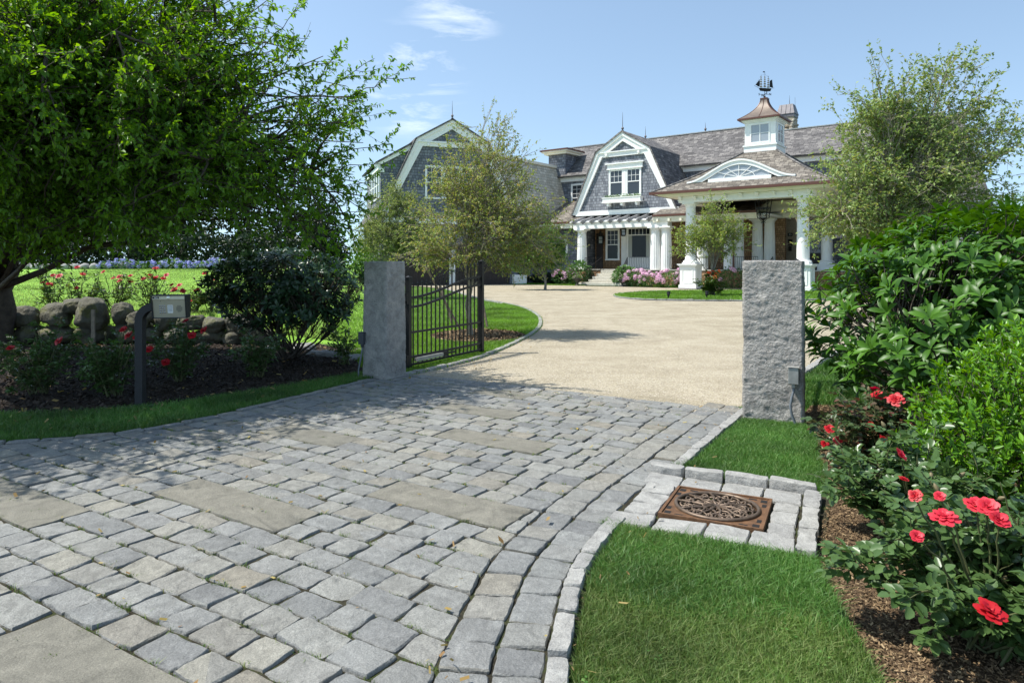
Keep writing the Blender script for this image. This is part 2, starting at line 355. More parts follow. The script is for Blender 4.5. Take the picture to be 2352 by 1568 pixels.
M['kerb'] = granite('pale_granite_kerb', [(0.3076, 0.3005, 0.2752), (0.2675, 0.2629, 0.2477), (0.3344, 0.3278, 0.3027), (0.2876, 0.2834, 0.2649)], bump=0.7, bscale=40)
M['pillar'] = granite('rough_granite', [(0.3463, 0.3299, 0.3022), (0.4198, 0.4009, 0.3695), (0.4933, 0.467, 0.4222)], island=False, bump=1.0, bscale=42, big=5, grain=220, bdist=0.05)
M['step'] = granite('buff_granite', [(0.50, 0.47, 0.39), (0.56, 0.53, 0.46), (0.46, 0.44, 0.37)], bump=0.5, bscale=12, grain=40)
M['boulder'] = granite('field_boulder', [(0.07738, 0.07496, 0.05616), (0.1257, 0.1185, 0.0864), (0.1644, 0.1572, 0.121)], island=False, bump=1.0, bscale=11, bdist=0.06, big=2.5, moss=((0.12, 0.12, 0.03), 3.5, 0.52))
M['fieldstone'] = granite('field_stone', [(0.30, 0.25, 0.17), (0.42, 0.37, 0.28), (0.24, 0.19, 0.13), (0.50, 0.46, 0.38), (0.36, 0.33, 0.28)], grain=30, bscale=10)
M['gravel'] = ground_mat('pale_gravel', [(0.3, (0.29, 0.25, 0.175)), (0.5, (0.39, 0.34, 0.245)), (0.7, (0.46, 0.41, 0.31))], 0.9, bump=1.0, voro=75.0, dist=0.012)
M['soil'] = ground_mat('joint_soil', [(0.35, (0.025, 0.021, 0.014)), (0.5, (0.05, 0.046, 0.028)), (0.62, (0.045, 0.06, 0.016))], 7.0, bump=0.8, bscale=120)
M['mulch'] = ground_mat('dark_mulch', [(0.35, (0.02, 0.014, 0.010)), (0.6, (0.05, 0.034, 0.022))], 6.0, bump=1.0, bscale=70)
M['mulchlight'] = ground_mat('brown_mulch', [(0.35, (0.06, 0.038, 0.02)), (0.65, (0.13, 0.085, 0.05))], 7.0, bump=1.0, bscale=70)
M['turf'] = ground_mat('turf', [(0.3, (0.045, 0.085, 0.014)), (0.5, (0.065, 0.13, 0.018)), (0.7, (0.085, 0.15, 0.028))], 0.8, bump=0.7, bscale=45)
M['turfdeep'] = ground_mat('shaded_turf_soil', [(0.3, (0.02, 0.032, 0.008)), (0.7, (0.04, 0.055, 0.015))], 3.0, bump=0.7, bscale=60)  # soil under the blades, darkened to paint the shade at their base
M['lawnfar'] = ground_mat('bright_lawn', [(0.3, (0.1725, 0.345, 0.042)), (0.5, (0.2156, 0.405, 0.054)), (0.7, (0.2444, 0.435, 0.066))], 0.5, bump=0.5, bscale=30)  # lawn colour raised to carry its sunlit brightness
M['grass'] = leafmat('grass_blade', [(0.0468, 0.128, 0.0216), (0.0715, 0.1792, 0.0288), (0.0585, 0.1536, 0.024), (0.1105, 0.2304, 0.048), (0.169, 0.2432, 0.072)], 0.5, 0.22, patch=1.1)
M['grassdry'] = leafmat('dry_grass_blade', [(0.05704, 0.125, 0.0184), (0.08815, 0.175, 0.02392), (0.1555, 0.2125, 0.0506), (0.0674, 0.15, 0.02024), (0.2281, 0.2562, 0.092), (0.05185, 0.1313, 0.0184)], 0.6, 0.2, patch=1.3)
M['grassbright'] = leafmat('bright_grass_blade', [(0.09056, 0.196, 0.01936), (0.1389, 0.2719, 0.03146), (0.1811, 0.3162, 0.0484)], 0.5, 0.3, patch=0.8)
M['lawnblade'] = leafmat('sunny_lawn_blade', [(0.16, 0.23, 0.06), (0.20, 0.27, 0.08), (0.24, 0.30, 0.10)], 0.5, 0.35, patch=0.5)  # sunlit look of the terrace put into a lighter blade colour
M['sapling'] = leafmat('sapling_leaf', [(0.1242, 0.21, 0.03465), (0.1932, 0.285, 0.05198), (0.2622, 0.345, 0.08085), (0.3036, 0.285, 0.05775)], 0.5, 0.3)
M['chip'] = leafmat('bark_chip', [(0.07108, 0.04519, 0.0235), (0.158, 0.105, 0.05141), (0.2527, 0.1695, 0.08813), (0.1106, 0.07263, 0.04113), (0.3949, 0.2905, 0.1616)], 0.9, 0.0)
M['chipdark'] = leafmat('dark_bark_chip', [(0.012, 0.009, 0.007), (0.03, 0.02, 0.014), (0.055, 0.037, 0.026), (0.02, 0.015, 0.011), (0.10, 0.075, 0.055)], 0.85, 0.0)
M['litter'] = leafmat('fallen_leaf', [(0.30, 0.22, 0.05), (0.20, 0.11, 0.04), (0.36, 0.30, 0.10), (0.13, 0.07, 0.03)], 0.7, 0.1)
M['bigleaf'] = leafmat('crabapple_leaf', [(0.07651, 0.169, 0.01711), (0.1202, 0.2593, 0.02281), (0.09836, 0.2143, 0.02138), (0.1858, 0.3381, 0.03136)], 0.45, 0.45)
M['paleleaf'] = leafmat('olive_leaf', [(0.168, 0.252, 0.04725), (0.2688, 0.36, 0.08925), (0.1456, 0.228, 0.03675), (0.336, 0.336, 0.08925), (0.224, 0.312, 0.0735), (0.4032, 0.312, 0.08925), (0.2016, 0.3, 0.05775)], 0.5, 0.3)
M['silverleaf'] = leafmat('silver_green_leaf', [(0.1639, 0.2415, 0.06545), (0.2622, 0.3622, 0.1215), (0.1092, 0.1932, 0.0374), (0.295, 0.3019, 0.06545), (0.284, 0.3864, 0.1496), (0.142, 0.2173, 0.04675), (0.2185, 0.314, 0.0935)], 0.45, 0.3)
M['greyleaf'] = leafmat('grey_green_leaf', [(0.158, 0.2106, 0.0594), (0.2633, 0.3159, 0.0924), (0.1229, 0.1843, 0.0462), (0.3159, 0.351, 0.1188)], 0.5, 0.28)
M['midleaf'] = leafmat('mid_green_leaf', [(0.0552, 0.1296, 0.02), (0.0966, 0.2016, 0.03), (0.138, 0.2592, 0.04)], 0.45, 0.28)
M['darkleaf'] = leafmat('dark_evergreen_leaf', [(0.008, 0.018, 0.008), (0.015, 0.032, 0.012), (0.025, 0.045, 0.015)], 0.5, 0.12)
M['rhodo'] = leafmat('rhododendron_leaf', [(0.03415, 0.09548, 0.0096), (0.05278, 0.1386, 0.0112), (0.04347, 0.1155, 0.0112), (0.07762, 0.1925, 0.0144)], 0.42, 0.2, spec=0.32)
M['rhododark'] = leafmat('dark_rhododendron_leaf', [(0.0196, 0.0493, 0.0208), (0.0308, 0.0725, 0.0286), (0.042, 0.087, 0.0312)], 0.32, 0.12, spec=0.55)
M['inkberry'] = leafmat('inkberry_leaf', [(0.0644, 0.1733, 0.011), (0.1104, 0.264, 0.0154), (0.0828, 0.2145, 0.0132), (0.184, 0.3713, 0.0242)], 0.36, 0.28)
M['roseleaf'] = leafmat('rose_leaf', [(0.04782, 0.09438, 0.02454), (0.07173, 0.1338, 0.03793), (0.09393, 0.1652, 0.0502), (0.05977, 0.1101, 0.03124)], 0.36, 0.22, spec=0.5)
M['roseleafred'] = leafmat('reddish_rose_leaf', [(0.10, 0.03, 0.02), (0.05, 0.09, 0.03), (0.06, 0.10, 0.035), (0.13, 0.05, 0.03), (0.05, 0.08, 0.03), (0.07, 0.11, 0.04), (0.045, 0.085, 0.03)], 0.36, 0.2)
M['roseleafback'] = leafmat('yellowish_rose_leaf', [(0.03, 0.075, 0.014), (0.055, 0.12, 0.02), (0.10, 0.11, 0.02)], 0.4, 0.3)  # yellower leaf colour for the back row and the island rose
M['hydleaf'] = leafmat('hydrangea_leaf', [(0.05, 0.12, 0.03), (0.08, 0.17, 0.045), (0.11, 0.21, 0.065)], 0.45, 0.28)
M['red'] = leafmat('red_petal', [(0.44, 0.008, 0.014), (0.50, 0.018, 0.022), (0.38, 0.006, 0.016)], 0.5, 0.2)
M['coral'] = leafmat('coral_petal', [(0.58, 0.028, 0.045), (0.62, 0.05, 0.07), (0.55, 0.022, 0.045)], 0.5, 0.22)
M['orange'] = leafmat('orange_petal', [(0.75, 0.16, 0.04), (0.8, 0.25, 0.08), (0.72, 0.11, 0.05)], 0.5, 0.22)
M['pink'] = leafmat('pink_floret', [(0.66, 0.36, 0.50), (0.74, 0.50, 0.62), (0.60, 0.36, 0.56), (0.80, 0.62, 0.68)], 0.6, 0.2)
M['blue'] = leafmat('blue_floret', [(0.25, 0.27, 0.62), (0.36, 0.38, 0.72), (0.44, 0.36, 0.70), (0.30, 0.36, 0.66)], 0.6, 0.2)
M['bud'] = plain('rose_bud', (0.16, 0.13, 0.06), 0.6)
M['paper'] = plain('white_card', (0.75, 0.77, 0.78), 0.6)
M['chrome'] = plain('polished_key', (0.75, 0.75, 0.74), 0.2, metal=0.9)
# ------------------------------------------------------------------ ground
def sheet(name, poly, z, mat, kind='structure', parent=None):
    bm = bmesh.new(); f = bm.faces.new([bm.verts.new((x, y, z)) for x, y in poly])
    bmesh.ops.recalc_face_normals(bm, faces=bm.faces)
    if f.normal.z < 0: f.normal_flip()
    bmesh.ops.triangulate(bm, faces=bm.faces)
    me = bpy.data.meshes.new(name); bm.to_mesh(me); bm.free(); me.materials.append(mat)
    o = link(name, me, parent); tag(o, kind=kind); return o
def turf_grid(name, X, Y, Zf, mat):
    xs, ys = np.meshgrid(X, Y); z = Zf(xs, ys); nx, ny = len(X), len(Y)
    V = np.stack([xs, ys, z], -1).reshape(-1, 3)
    i = np.arange(ny - 1)[:, None] * nx + np.arange(nx - 1)[None]
    F = np.stack([i, i + 1, i + nx + 1, i + nx], -1).reshape(-1, 4)
    o = link(name, raw_mesh(name, V, [F], mat, True)); tag(o, kind='structure'); return o
ground = turf_grid('ground', np.array([-900, -300, -120, -60, -30, -15, -5, 5, 15, 30, 60, 120, 300, 900.]), np.array([-40, -5, 0, 5, 10, 20, 40, 70, 120, 250, 600, 1400.]),
                   lambda x, y: np.full_like(x, -0.04), M['turf'])
def xedge(y): return -2.9 - (np.asarray(y) - 14) * 0.20
def terrace_z(x, y):
    h = 0.60 + 0.72 * sstep(14, 46, y)
    side = sstep(xedge(y), xedge(y) - 3.2, x) if False else sstep(0, 3.0, xedge(y) - x)
    return h * side * sstep(14.25, 15.0, y) - 0.05
terr = turf_grid('lawn', np.concatenate([np.linspace(-120, -40, 20), np.linspace(-38, -2, 73)]), np.concatenate([np.linspace(13.8, 15.2, 8), np.linspace(15.8, 60, 60), np.linspace(62, 140, 20)]), terrace_z, M['lawnfar'])

drive_left = smooth_line(sites([(932, 862), (1010, 846), (1110, 820), (1190, 786), (1232, 762), (1246, 742), (1236, 722), (1200, 705), (1150, 694), (1107, 686), (1060, 673), (1026, 663)]), 6)
drive_right = smooth_line(sites([(2420, 700), (2150, 740), (2020, 769), (1920, 806), (1838, 852), (1775, 886), (1715, 927)]), 6)
drive_far = sites([(960, 656.5), (900, 655)]) + [(-14, 56), (-3, 62), (6, 60)] + sites([(1345, 656.5), (1400, 657.5), (1560, 661)]) + [(14, 54), (30, 44), (60, 40)]
gravel = sheet('gravel_drive', drive_left + drive_far + drive_right + sites([(1690, 950), (1400, 935), (930, 885)]), -0.012, M['gravel'])
isl = smooth_line(sites([(1408, 679), (1418, 683), (1450, 687), (1500, 689.5), (1600, 691), (1703, 691.5), (1800, 691), (1890, 689), (1990, 684), (2030, 677), (1950, 670), (1850, 668.5), (1700, 667.5), (1560, 668.5), (1480, 671), (1425, 675), (1408, 679)]), 5)[:-1]
island = sheet('island_lawn', isl, 0.03, M['turf'])
frontlawn = sheet('house_lawn', sites([(1160, 652.5), (1345, 656.2), (1345, 651), (1160, 648)]), 0.0, M['turf'])
frontlawn2 = sheet('house_lawn', sites([(1440, 656.8), (1570, 661.3), (1570, 655), (1440, 652)]), 0.0, M['turf'])

# ---- paving field in its own frame (rows at -32 degrees)
A_ = R(-32); E1 = np.array([math.cos(A_), math.sin(A_)]); E2 = np.array([-math.sin(A_), math.cos(A_)])
def to_pq(p): p = np.asarray(p); return np.array([p @ E1, p @ E2])
def to_xy(p, q): return p * E1 + q * E2
inner = smooth_line([(-0.40, 1.4), (-0.345, 2.2), (-0.31, 2.77), (-0.23, 3.27), (-0.065, 3.94), (0.40, 4.93), (0.77, 5.55), (1.36, 6.55), (2.05, 7.68), (2.32, 8.10)], 8)
left_edge = [(-14, 4.4), (-8, 5.2), (-4.65, 6.2), (-3.48, 6.82), (-2.75, 8.1), (-2.08, 9.38), (-1.62, 10.15)]
field = [(-14, 0.6), (-0.40, 0.6)] + inner + [tuple(to_xy(-1.95, 7.98)), tuple(to_xy(-6.75, 7.86))] + left_edge[::-1]
soil = sheet('paving_bed', [(-14, 0.5), (0.25, 0.5), (0.22, 2.7), (0.60, 4.1), (1.75, 3.85), (2.32, 4.95), (1.30, 5.42), (2.75, 7.95), tuple(to_xy(-1.85, 8.0)), tuple(to_xy(-6.8, 7.9)), (-2.2, 9.45), (-3.55, 6.85), (-4.7, 6.3), (-8, 5.3), (-14, 4.5)], -0.0135, M['soil'])

class Setts:
    def __init__(s): s.v = []; s.f = {4: [], 3: []}; s.n = 0
    def stone(s, quad, z=0.0, gap=0.0062, rough=0.0042, dome=0.0015, depth=0.045, tilt=0.0042, corner=0.014, nper=5, chamf=0.006):
        """one hewn stone from four corners (counter-clockwise)"""
        q = np.array(quad, float); c = q.mean(0)
        area = 0.5 * sum(q[i][0]*q[(i+1) % 4][1] - q[(i+1) % 4][0]*q[i][1] for i in range(4))
        if area < 0: q = q[::-1]; area = -area
        if area < 0.0012: return
        L = np.linalg.norm(np.roll(q, -1, 0) - q, axis=1)
        if L.min() < 0.012: return
        ring = []
        ph = rng.uniform(0, 6.28, 8)
        for i in range(4):
            a = q[i]; b = q[(i + 1) % 4]; d = (b - a) / (L[i] + 1e-9); nrm = np.array([d[1], -d[0]])
            m = max(3, min(14, int(L[i] / 0.05) + 2)) if nper else 3
            cc = min(corner, L[i] * 0.28)
            for k in range(m):
                t = cc + (L[i] - 2 * cc) * k / (m - 1)
                w = min(rng.normal(0, rough * .55) + rough * 0.75 * math.sin(ph[i] + 5 * t / max(L[i], .1)) - gap, -.0022) - (.0035 if k in (0, m - 1) else 0)
                ring.append(a + d * t + nrm * (w))
        ring = np.array(ring); n = len(ring)
        tl = rng.normal(0, tilt, 2) / 0.15; dz = rng.normal(0, 0.0028)
        def zz(p): return z + dz + (p - c) @ tl
        inn = c + (ring - c) * 0; dirs = c - ring; dl = np.linalg.norm(dirs, axis=1, keepdims=True) + 1e-9
        r1 = ring + dirs / dl * chamf * rng.uniform(0.5, 1.5, (n, 1)); r2 = c + (ring - c) * 0.55
        k = s.n
        V = [(p[0], p[1], z - depth) for p in ring] + [(p[0], p[1], zz(p) - chamf * 0.9 - abs(rng.normal(0, 0.002))) for p in ring] + \
            [(p[0], p[1], zz(p) + rng.normal(0, 0.0007)) for p in r1] + [(p[0], p[1], zz(p) + dome + rng.normal(0, 0.0006)) for p in r2] + [(c[0], c[1], zz(c) + dome)]
        s.v += V
        for ly in range(3):
            for i in range(n): s.f[4].append((k+ly*n+i, k+ly*n+(i+1) % n, k+(ly+1)*n+(i+1) % n, k+(ly+1)*n+i))
        for i in range(n): s.f[3].append((k+3*n+i, k+3*n+(i+1) % n, k+4*n))
        s.n += len(V)
    def build(s, name, mat, kind='structure'):
        o = link(name, raw_mesh(name, s.v, [np.array(s.f[4]), np.array(s.f[3])], mat, True)); tag(o, kind=kind)
        try: o.data.set_sharp_from_angle(angle=R(38))
        except Exception: pass
        return o
def span(poly, q):
    """p-interval where the row line at q lies in the polygon"""
    xs = []
    for i in range(len(poly)):
        a = poly[i]; b = poly[(i + 1) % len(poly)]
        if (a[1] > q) != (b[1] > q): xs.append(a[0] + (b[0] - a[0]) * (q - a[1]) / (b[1] - a[1]))
    xs.sort(); return xs
pq = [to_pq(p) for p in field]
pitch = 0.196; q00 = 2.78
slabs = [(-4.81, -3.46, 2.78), (-3.47, -2.30, 3.564), (-6.9, -4.80, 1.996), (-3.55, -2.35, 1.212), (-4.12, -2.95, 5.132), (-5.69, -4.60, 4.348), (-4.92, -3.85, 6.112), (-9.6, -9.4, 9.564), (-5.1, -4.3, 7.092), (-2.75, -1.95, 6.7)]
st = Setts(); sl = Setts()
P4 = lambda p0, p1, q0, q1, s0=0, s1=0: [to_xy(p0, q0), to_xy(p1, q0), to_xy(p1 + s1, q1), to_xy(p0 + s0, q1)]
for (p0, p1, q0) in slabs[:9]:
    sl.stone(P4(p0, p1, q0, q0 + 2 * pitch), 0.004, rough=0.003, dome=0.0, tilt=0.001, corner=0.012, chamf=0.006)
r0 = int((0.2 - q00) / pitch) - 4
for r in range(r0, 40):
    q0 = q00 + r * pitch; q1 = q0 + pitch
    if q1 > 7.99: break
    a = span(pq, q0 + 0.01); b = span(pq, q1 - 0.01)
    if len(a) < 2 or len(b) < 2: continue
    lo0, hi0, lo1, hi1 = a[0], a[-1], b[0], b[-1]
    blocks = sorted([(s[0], s[1]) for s in slabs[:9] if abs(s[2] - q0) < 0.05 or abs(s[2] + pitch - q0) < 0.05])
    segs = []; cur = min(lo0, lo1)
    for (x0, x1) in blocks: segs.append((cur, x0)); cur = x1
    segs.append((cur, max(hi0, hi1)))
    for si, (s0, s1) in enumerate(segs):
        if s1 - s0 < 0.05: continue
        nst = max(1, round((s1 - s0) / 0.256)); w = rng.uniform(0.75, 1.28, nst); w = w / w.sum() * (s1 - s0)
        x = s0
        for k in range(nst):
            pa, pb = x, x + w[k]; x = pb
            cc = to_xy((pa + pb) / 2, (q0 + q1) / 2)
            if cc[1] < 1.0 or abs(cc[0]) > cc[1] * 0.86 + 2.6: continue
            sk = rng.normal(0, 0.006)
            qa = [to_xy(max(pa, lo0), q0), to_xy(min(pb, hi0), q0), to_xy(min(pb + sk, hi1), q1), to_xy(max(pa + sk, lo1), q1)]
            if min(pb, hi0) - max(pa, lo0) < 0.03 and min(pb, hi1) - max(pa, lo1) < 0.03: continue
            if min(pb, hi0) - max(pa, lo0) < 0.02: qa[0] = to_xy(max(pa, lo0) - 0.01, q0); qa[1] = to_xy(max(pa, lo0) + 0.012, q0)
            if min(pb, hi1) - max(pa, lo1) < 0.02: qa[3] = to_xy(min(pb, hi1) - 0.024, q1); qa[2] = to_xy(min(pb, hi1), q1)
            st.stone(qa, 0.0)
# border courses following the inner line
def arc_tools(line):
    P = np.array(line); d = np.linalg.norm(np.diff(P, axis=0), axis=1); s = np.concatenate([[0], np.cumsum(d)])
    def at(t, off=0.0):
        i = min(max(np.searchsorted(s, t) - 1, 0), len(d) - 1); u = (t - s[i]) / d[i]
        p = P[i] + (P[i+1] - P[i]) * u
        j0 = max(i - 2, 0); j1 = min(i + 3, len(P) - 1); tg = P[j1] - P[j0]; tg = tg / np.linalg.norm(tg)
        return p + np.array([tg[1], -tg[0]]) * off
    return at, s[-1]
at_i, Li = arc_tools(inner)
kb = Setts()
F_ = R(-26); F1 = np.array([math.cos(F_), math.sin(F_)]); F2 = np.array([-math.sin(F_), math.cos(F_)]); FC = np.array([1.38, 4.60])
def pf(u, v): return FC + u * F1 + v * F2
def in_plat(p): r = p - FC; return -0.62 < r @ F1 < 0.7 and -0.56 < r @ F2 < 0.62
for off0, off1, l0, l1, setx, z in ((0.002, 0.222, 0.19, 0.30, st, 0.0), (0.224, 0.436, 0.20, 0.32, st, 0.0), (0.438, 0.540, 0.24, 0.42, kb, 0.022)):
    t = 0.35
    while t < Li - 0.1:
        w = rng.uniform(l0, l1); t1 = min(t + w, Li)
        qd = [at_i(t, off1), at_i(t1, off1), at_i(t1, off0), at_i(t, off0)]
        c = np.mean(qd, 0)
        if not (setx is kb and in_plat(c)): setx.stone(qd, z, gap=0.004)
        t = t1
# left edge course
at_l, Ll = arc_tools(smooth_line(left_edge[1:], 8)); t = 1.5
while t < Ll - 0.1:
    t1 = min(t + rng.uniform(0.22, 0.45), Ll)
    kb_or = kb if rng.random() < 0.15 else st
    st.stone([at_l(t, -0.02), at_l(t1, -0.02), at_l(t1, -0.135), at_l(t, -0.135)], 0.012, gap=0.004, rough=0.014); t = t1
# drain surround
pl = Setts()
def plq(u0, u1, v0, v1, z=0.006, **k): pl.stone([pf(u0, v0), pf(u1, v0), pf(u1, v1), pf(u0, v1)], z, rough=0.004, **k)
x = -0.60
for w in (0.27, 0.29, 0.29, 0.26): plq(x, x + w, 0.315, 0.575); x += w
x = -0.62
for w in (0.30, 0.32, 0.26, 0.26): plq(x, x + w, -0.55, -0.315); x += w
for y0, y1 in ((-0.315, -0.11), (-0.11, 0.12), (0.12, 0.315)): plq(-0.56, -0.335, y0, y1); plq(0.335, 0.505, y0, y1)
x = -0.62
for w in (0.27, 0.30, 0.32, 0.33):
    kb.stone([pf(x, 0.585), pf(x + w, 0.585), pf(x + w, 0.70), pf(x, 0.70)], 0.060, depth=0.1, rough=0.007); x += w
y = -0.56
for w in (0.36, 0.42, 0.35):
    kb.stone([pf(0.515, y), pf(0.635, y), pf(0.635, y + w), pf(0.515, y + w)], 0.035, depth=0.12, rough=0.007); y += w
# kerb strings round the gravel
def kerb_run(line, w=0.11, l=0.26, z=0.03, s0=0.0):
    at, LL = arc_tools(line); t = s0
    while t < LL - 0.05:
        t1 = min(t + rng.uniform(l * 0.8, l * 1.25), LL); kb.stone([at(t, -w), at(t1, -w), at(t1, 0), at(t, 0)], z, gap=0.006, rough=0.006, depth=0.08); t = t1
kerb_run(drive_left)
kerb_run(drive_right[6:], w=0.13)
kerb_run(isl + [isl[0]], w=0.16, l=0.5, z=0.06)
st.build('paving', M['sett']); sl.build('paving_slabs', M['slab']); pl.build('drain_surround', M['kerb']); kb.build('kerb', M['kerb'])

# ---- planting beds
bed_r_edge = sites([(2050, 1640), (2030, 1568), (1985, 1490), (1930, 1400), (1885, 1310), (1868, 1262)]) + [(2.30, 4.92)] + sites([(1898, 1085), (1880, 1040), (1875, 1000), (1850, 975)]) + [(3.25, 7.6), (3.5, 8.0), (4.4, 8.1)]
bed_right = sheet('mulch_bed', [(1.1, 1.2)] + bed_r_edge + [(5.2, 9.6), (9.5, 12), (12, 8), (8, 1.2)], -0.02, M['mulchlight'])
bed_l_front = smooth_line([(-14, 7.9), (-8, 7.55), (-5.3, 7.55), (-4.2, 7.95), (-3.3, 8.9), (-2.55, 9.9), (-2.25, 10.4)], 6)
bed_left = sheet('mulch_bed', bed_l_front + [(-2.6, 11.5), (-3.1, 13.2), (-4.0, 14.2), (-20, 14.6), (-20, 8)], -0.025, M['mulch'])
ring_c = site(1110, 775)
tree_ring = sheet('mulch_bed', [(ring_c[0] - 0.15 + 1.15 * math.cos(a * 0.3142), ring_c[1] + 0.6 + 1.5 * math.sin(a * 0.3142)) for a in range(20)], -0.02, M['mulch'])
house_bed = sheet('mulch_bed', sites([(1160, 649.2), (1345, 652), (1345, 643), (1160, 640)]), 0.01, M['mulch'])
house_bed2 = sheet('mulch_bed', sites([(1440, 653.5), (1570, 656), (1570, 648), (1440, 645)]), 0.01, M['mulch'])

# ---- grass and chips
def pts_in(poly, n):
    P = np.array(poly); lo = P.min(0); hi = P.max(0); out = []; got = 0
    area = abs(0.5 * np.sum(P[:, 0] * np.roll(P[:, 1], -1) - np.roll(P[:, 0], -1) * P[:, 1]))
    while got < n:
        q = rng.uniform(lo, hi, (max(1000, n), 2)); q = q[in_poly(q, poly)]; out.append(q); got += len(q)
    return np.concatenate(out)[:n]
def poly_area(poly):
    P = np.array(poly); return abs(0.5 * np.sum(P[:, 0] * np.roll(P[:, 1], -1) - np.roll(P[:, 0], -1) * P[:, 1]))
def blades(pts, z, h, w, lean=0.5, bend=0.5):
    n = len(pts); a = rng.uniform(0, 2*np.pi, n); hh = h * rng.uniform(0.55, 1.25, n); ln = np.abs(rng.normal(0, lean, n)) * hh
    f = rng.uniform(0, 2*np.pi, n); ux, uy = np.cos(f), np.sin(f); dx, dy = np.cos(a), np.sin(a); ww = w * rng.uniform(0.6, 1.3, n) / 2
    zz = np.broadcast_to(z, n)
    def V(ox, oy, oz): return np.stack([pts[:, 0] + ox, pts[:, 1] + oy, zz + oz], -1)
    b = bend
    v = [V(-ux*ww, -uy*ww, 0*hh), V(ux*ww, uy*ww, 0*hh),
         V(dx*ln*0.3 + ux*ww*.8, dy*ln*0.3 + uy*ww*.8, hh*0.58), V(dx*ln*0.3 - ux*ww*.8, dy*ln*0.3 - uy*ww*.8, hh*0.58), V(dx*ln, dy*ln, hh*(1 - 0.25*b))]
    V5 = np.stack(v, 1).reshape(-1, 3); k = np.arange(n)[:, None] * 5
    return V5, [k + np.array([0, 1, 2, 3]), k + np.array([3, 2, 4])]
def grass(name, pts, z, h, w, mat, **k):
    V, F = blades(pts, z, h, w, **k); o = link(name, raw_mesh(name, V, F, mat, True)); tag(o, kind='stuff'); return o
def kerb_out(t, o=0.56): return tuple(at_i(t, o))
ts = np.linspace(0.2, Li, 60)
kline = [kerb_out(t) for t in ts]
low = [p for p in kline if p[1] < 4.15]; high = [p for p in kline if p[1] > 5.72]
patch1 = low + [tuple(pf(-0.62, -0.56)), tuple(pf(0.64, -0.57))] + sites([(1885, 1310), (1930, 1400), (1985, 1490), (2030, 1568), (2050, 1640)]) + [(1.1, 1.4)]
patch2 = [tuple(pf(-0.56, 0.71)), tuple(pf(0.62, 0.71))] + sites([(1898, 1085), (1880, 1040), (1875, 1000), (1850, 975), (1835, 950)]) + [(2.95, 7.4), (2.55, 7.85)] + high[::-1]
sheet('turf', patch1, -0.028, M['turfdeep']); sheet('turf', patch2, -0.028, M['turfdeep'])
p1 = pts_in(patch1, 150000); p1 = p1[p1[:, 1] > 2.3]
nz = np.array([mnoise.noise(Vector((x * 1.3, y * 1.3, 3))) for x, y in p1[:, :2]])
lush = np.clip((p1[:, 0] * 0.75 - (p1[:, 1] - 4.2) * -0.9 - 0.4) + nz * 1.1 + 0.15, -1, 1) > rng.uniform(-0.55, 0.55, len(p1))
grass('grass', p1[~lush], -0.03, 0.055, 0.0038, M['grassdry'], lean=0.75)
grass('grass', p1[lush], -0.03, 0.072, 0.0042, M['grass'], lean=0.7)
p2 = pts_in(patch2, 62000); grass('grass', p2, -0.03, 0.062, 0.0042, M['grass'], lean=0.55)
strip = [(-14, 4.6), (-8, 5.33)] + [tuple(at_l(t, -0.14)) for t in np.linspace(0.3, Ll, 40)] + [(-1.95, 10.3), (-2.25, 10.4)] + bed_l_front[::-1]
sheet('turf', strip, -0.03, M['turfdeep'])
ps = pts_in(strip, 150000); ps = ps[(np.abs(ps[:, 0]) < ps[:, 1] * 0.80)]
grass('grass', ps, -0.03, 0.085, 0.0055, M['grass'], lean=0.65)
inner_lawn = drive_left[:66] + [(-6, 44), (-7, 30), (-4.4, 16), (-3.2, 13.2), (-2.3, 10.6)]
pl_ = pts_in(inner_lawn, 90000); d_ = pl_[:, 1]; keep = rng.uniform(0, 1, len(pl_)) < np.clip(16 / d_, 0.12, 1) ** 2
pl_ = pl_[keep]; rc = np.array([ring_c[0] - 0.15, ring_c[1] + 0.6]); pl_ = pl_[(((pl_ - rc) / np.array([1.12, 1.45])) ** 2).sum(1) > 1]
more = pts_in([p for p in drive_left[:48]] + [(-1.5, 19.5), (-3.2, 15), (-2.9, 12.5), (-2.2, 10.5)], 110000); more = more[(((more - rc) / np.array([1.12, 1.45])) ** 2).sum(1) > 1]
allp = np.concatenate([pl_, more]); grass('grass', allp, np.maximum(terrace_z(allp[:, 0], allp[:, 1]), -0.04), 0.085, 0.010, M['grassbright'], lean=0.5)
right_lawn = sites([(1838, 853), (1920, 807), (2000, 776)]) + [(9, 14), (8, 11.3), (5.2, 9.7), (4.4, 8.15), (3.5, 8.0), (3.1, 7.75)]
grass('grass', pts_in(right_lawn, 52000), -0.04, 0.075, 0.007, M['grass'], lean=0.5)
pi_ = pts_in(isl, 30000); grass('grass', pi_, 0.03, 0.09, 0.022, M['grassbright'], lean=0.4)
for poly in (sites([(1160, 652.5), (1345, 656.2), (1345, 652), (1160, 649)]), sites([(1440, 656.8), (1570, 661.3), (1570, 656), (1440, 653.5)])):
    grass('grass', pts_in(poly, 5000), 0.0, 0.09, 0.03, M['grassbright'])
# terrace lawn texture
tp = np.stack([rng.uniform(-26, -2.5, 160000), 14.6 + 32 * rng.uniform(0, 1, 160000) ** 1.8], -1); tp = tp[(tp[:, 0] < xedge(tp[:, 1]) - 0.1) & (-tp[:, 0] < tp[:, 1] * 0.8)]
grass('grass', tp, terrace_z(tp[:, 0], tp[:, 1]) - 0.01, 0.07, 0.016, M['lawnblade'], lean=0.5)
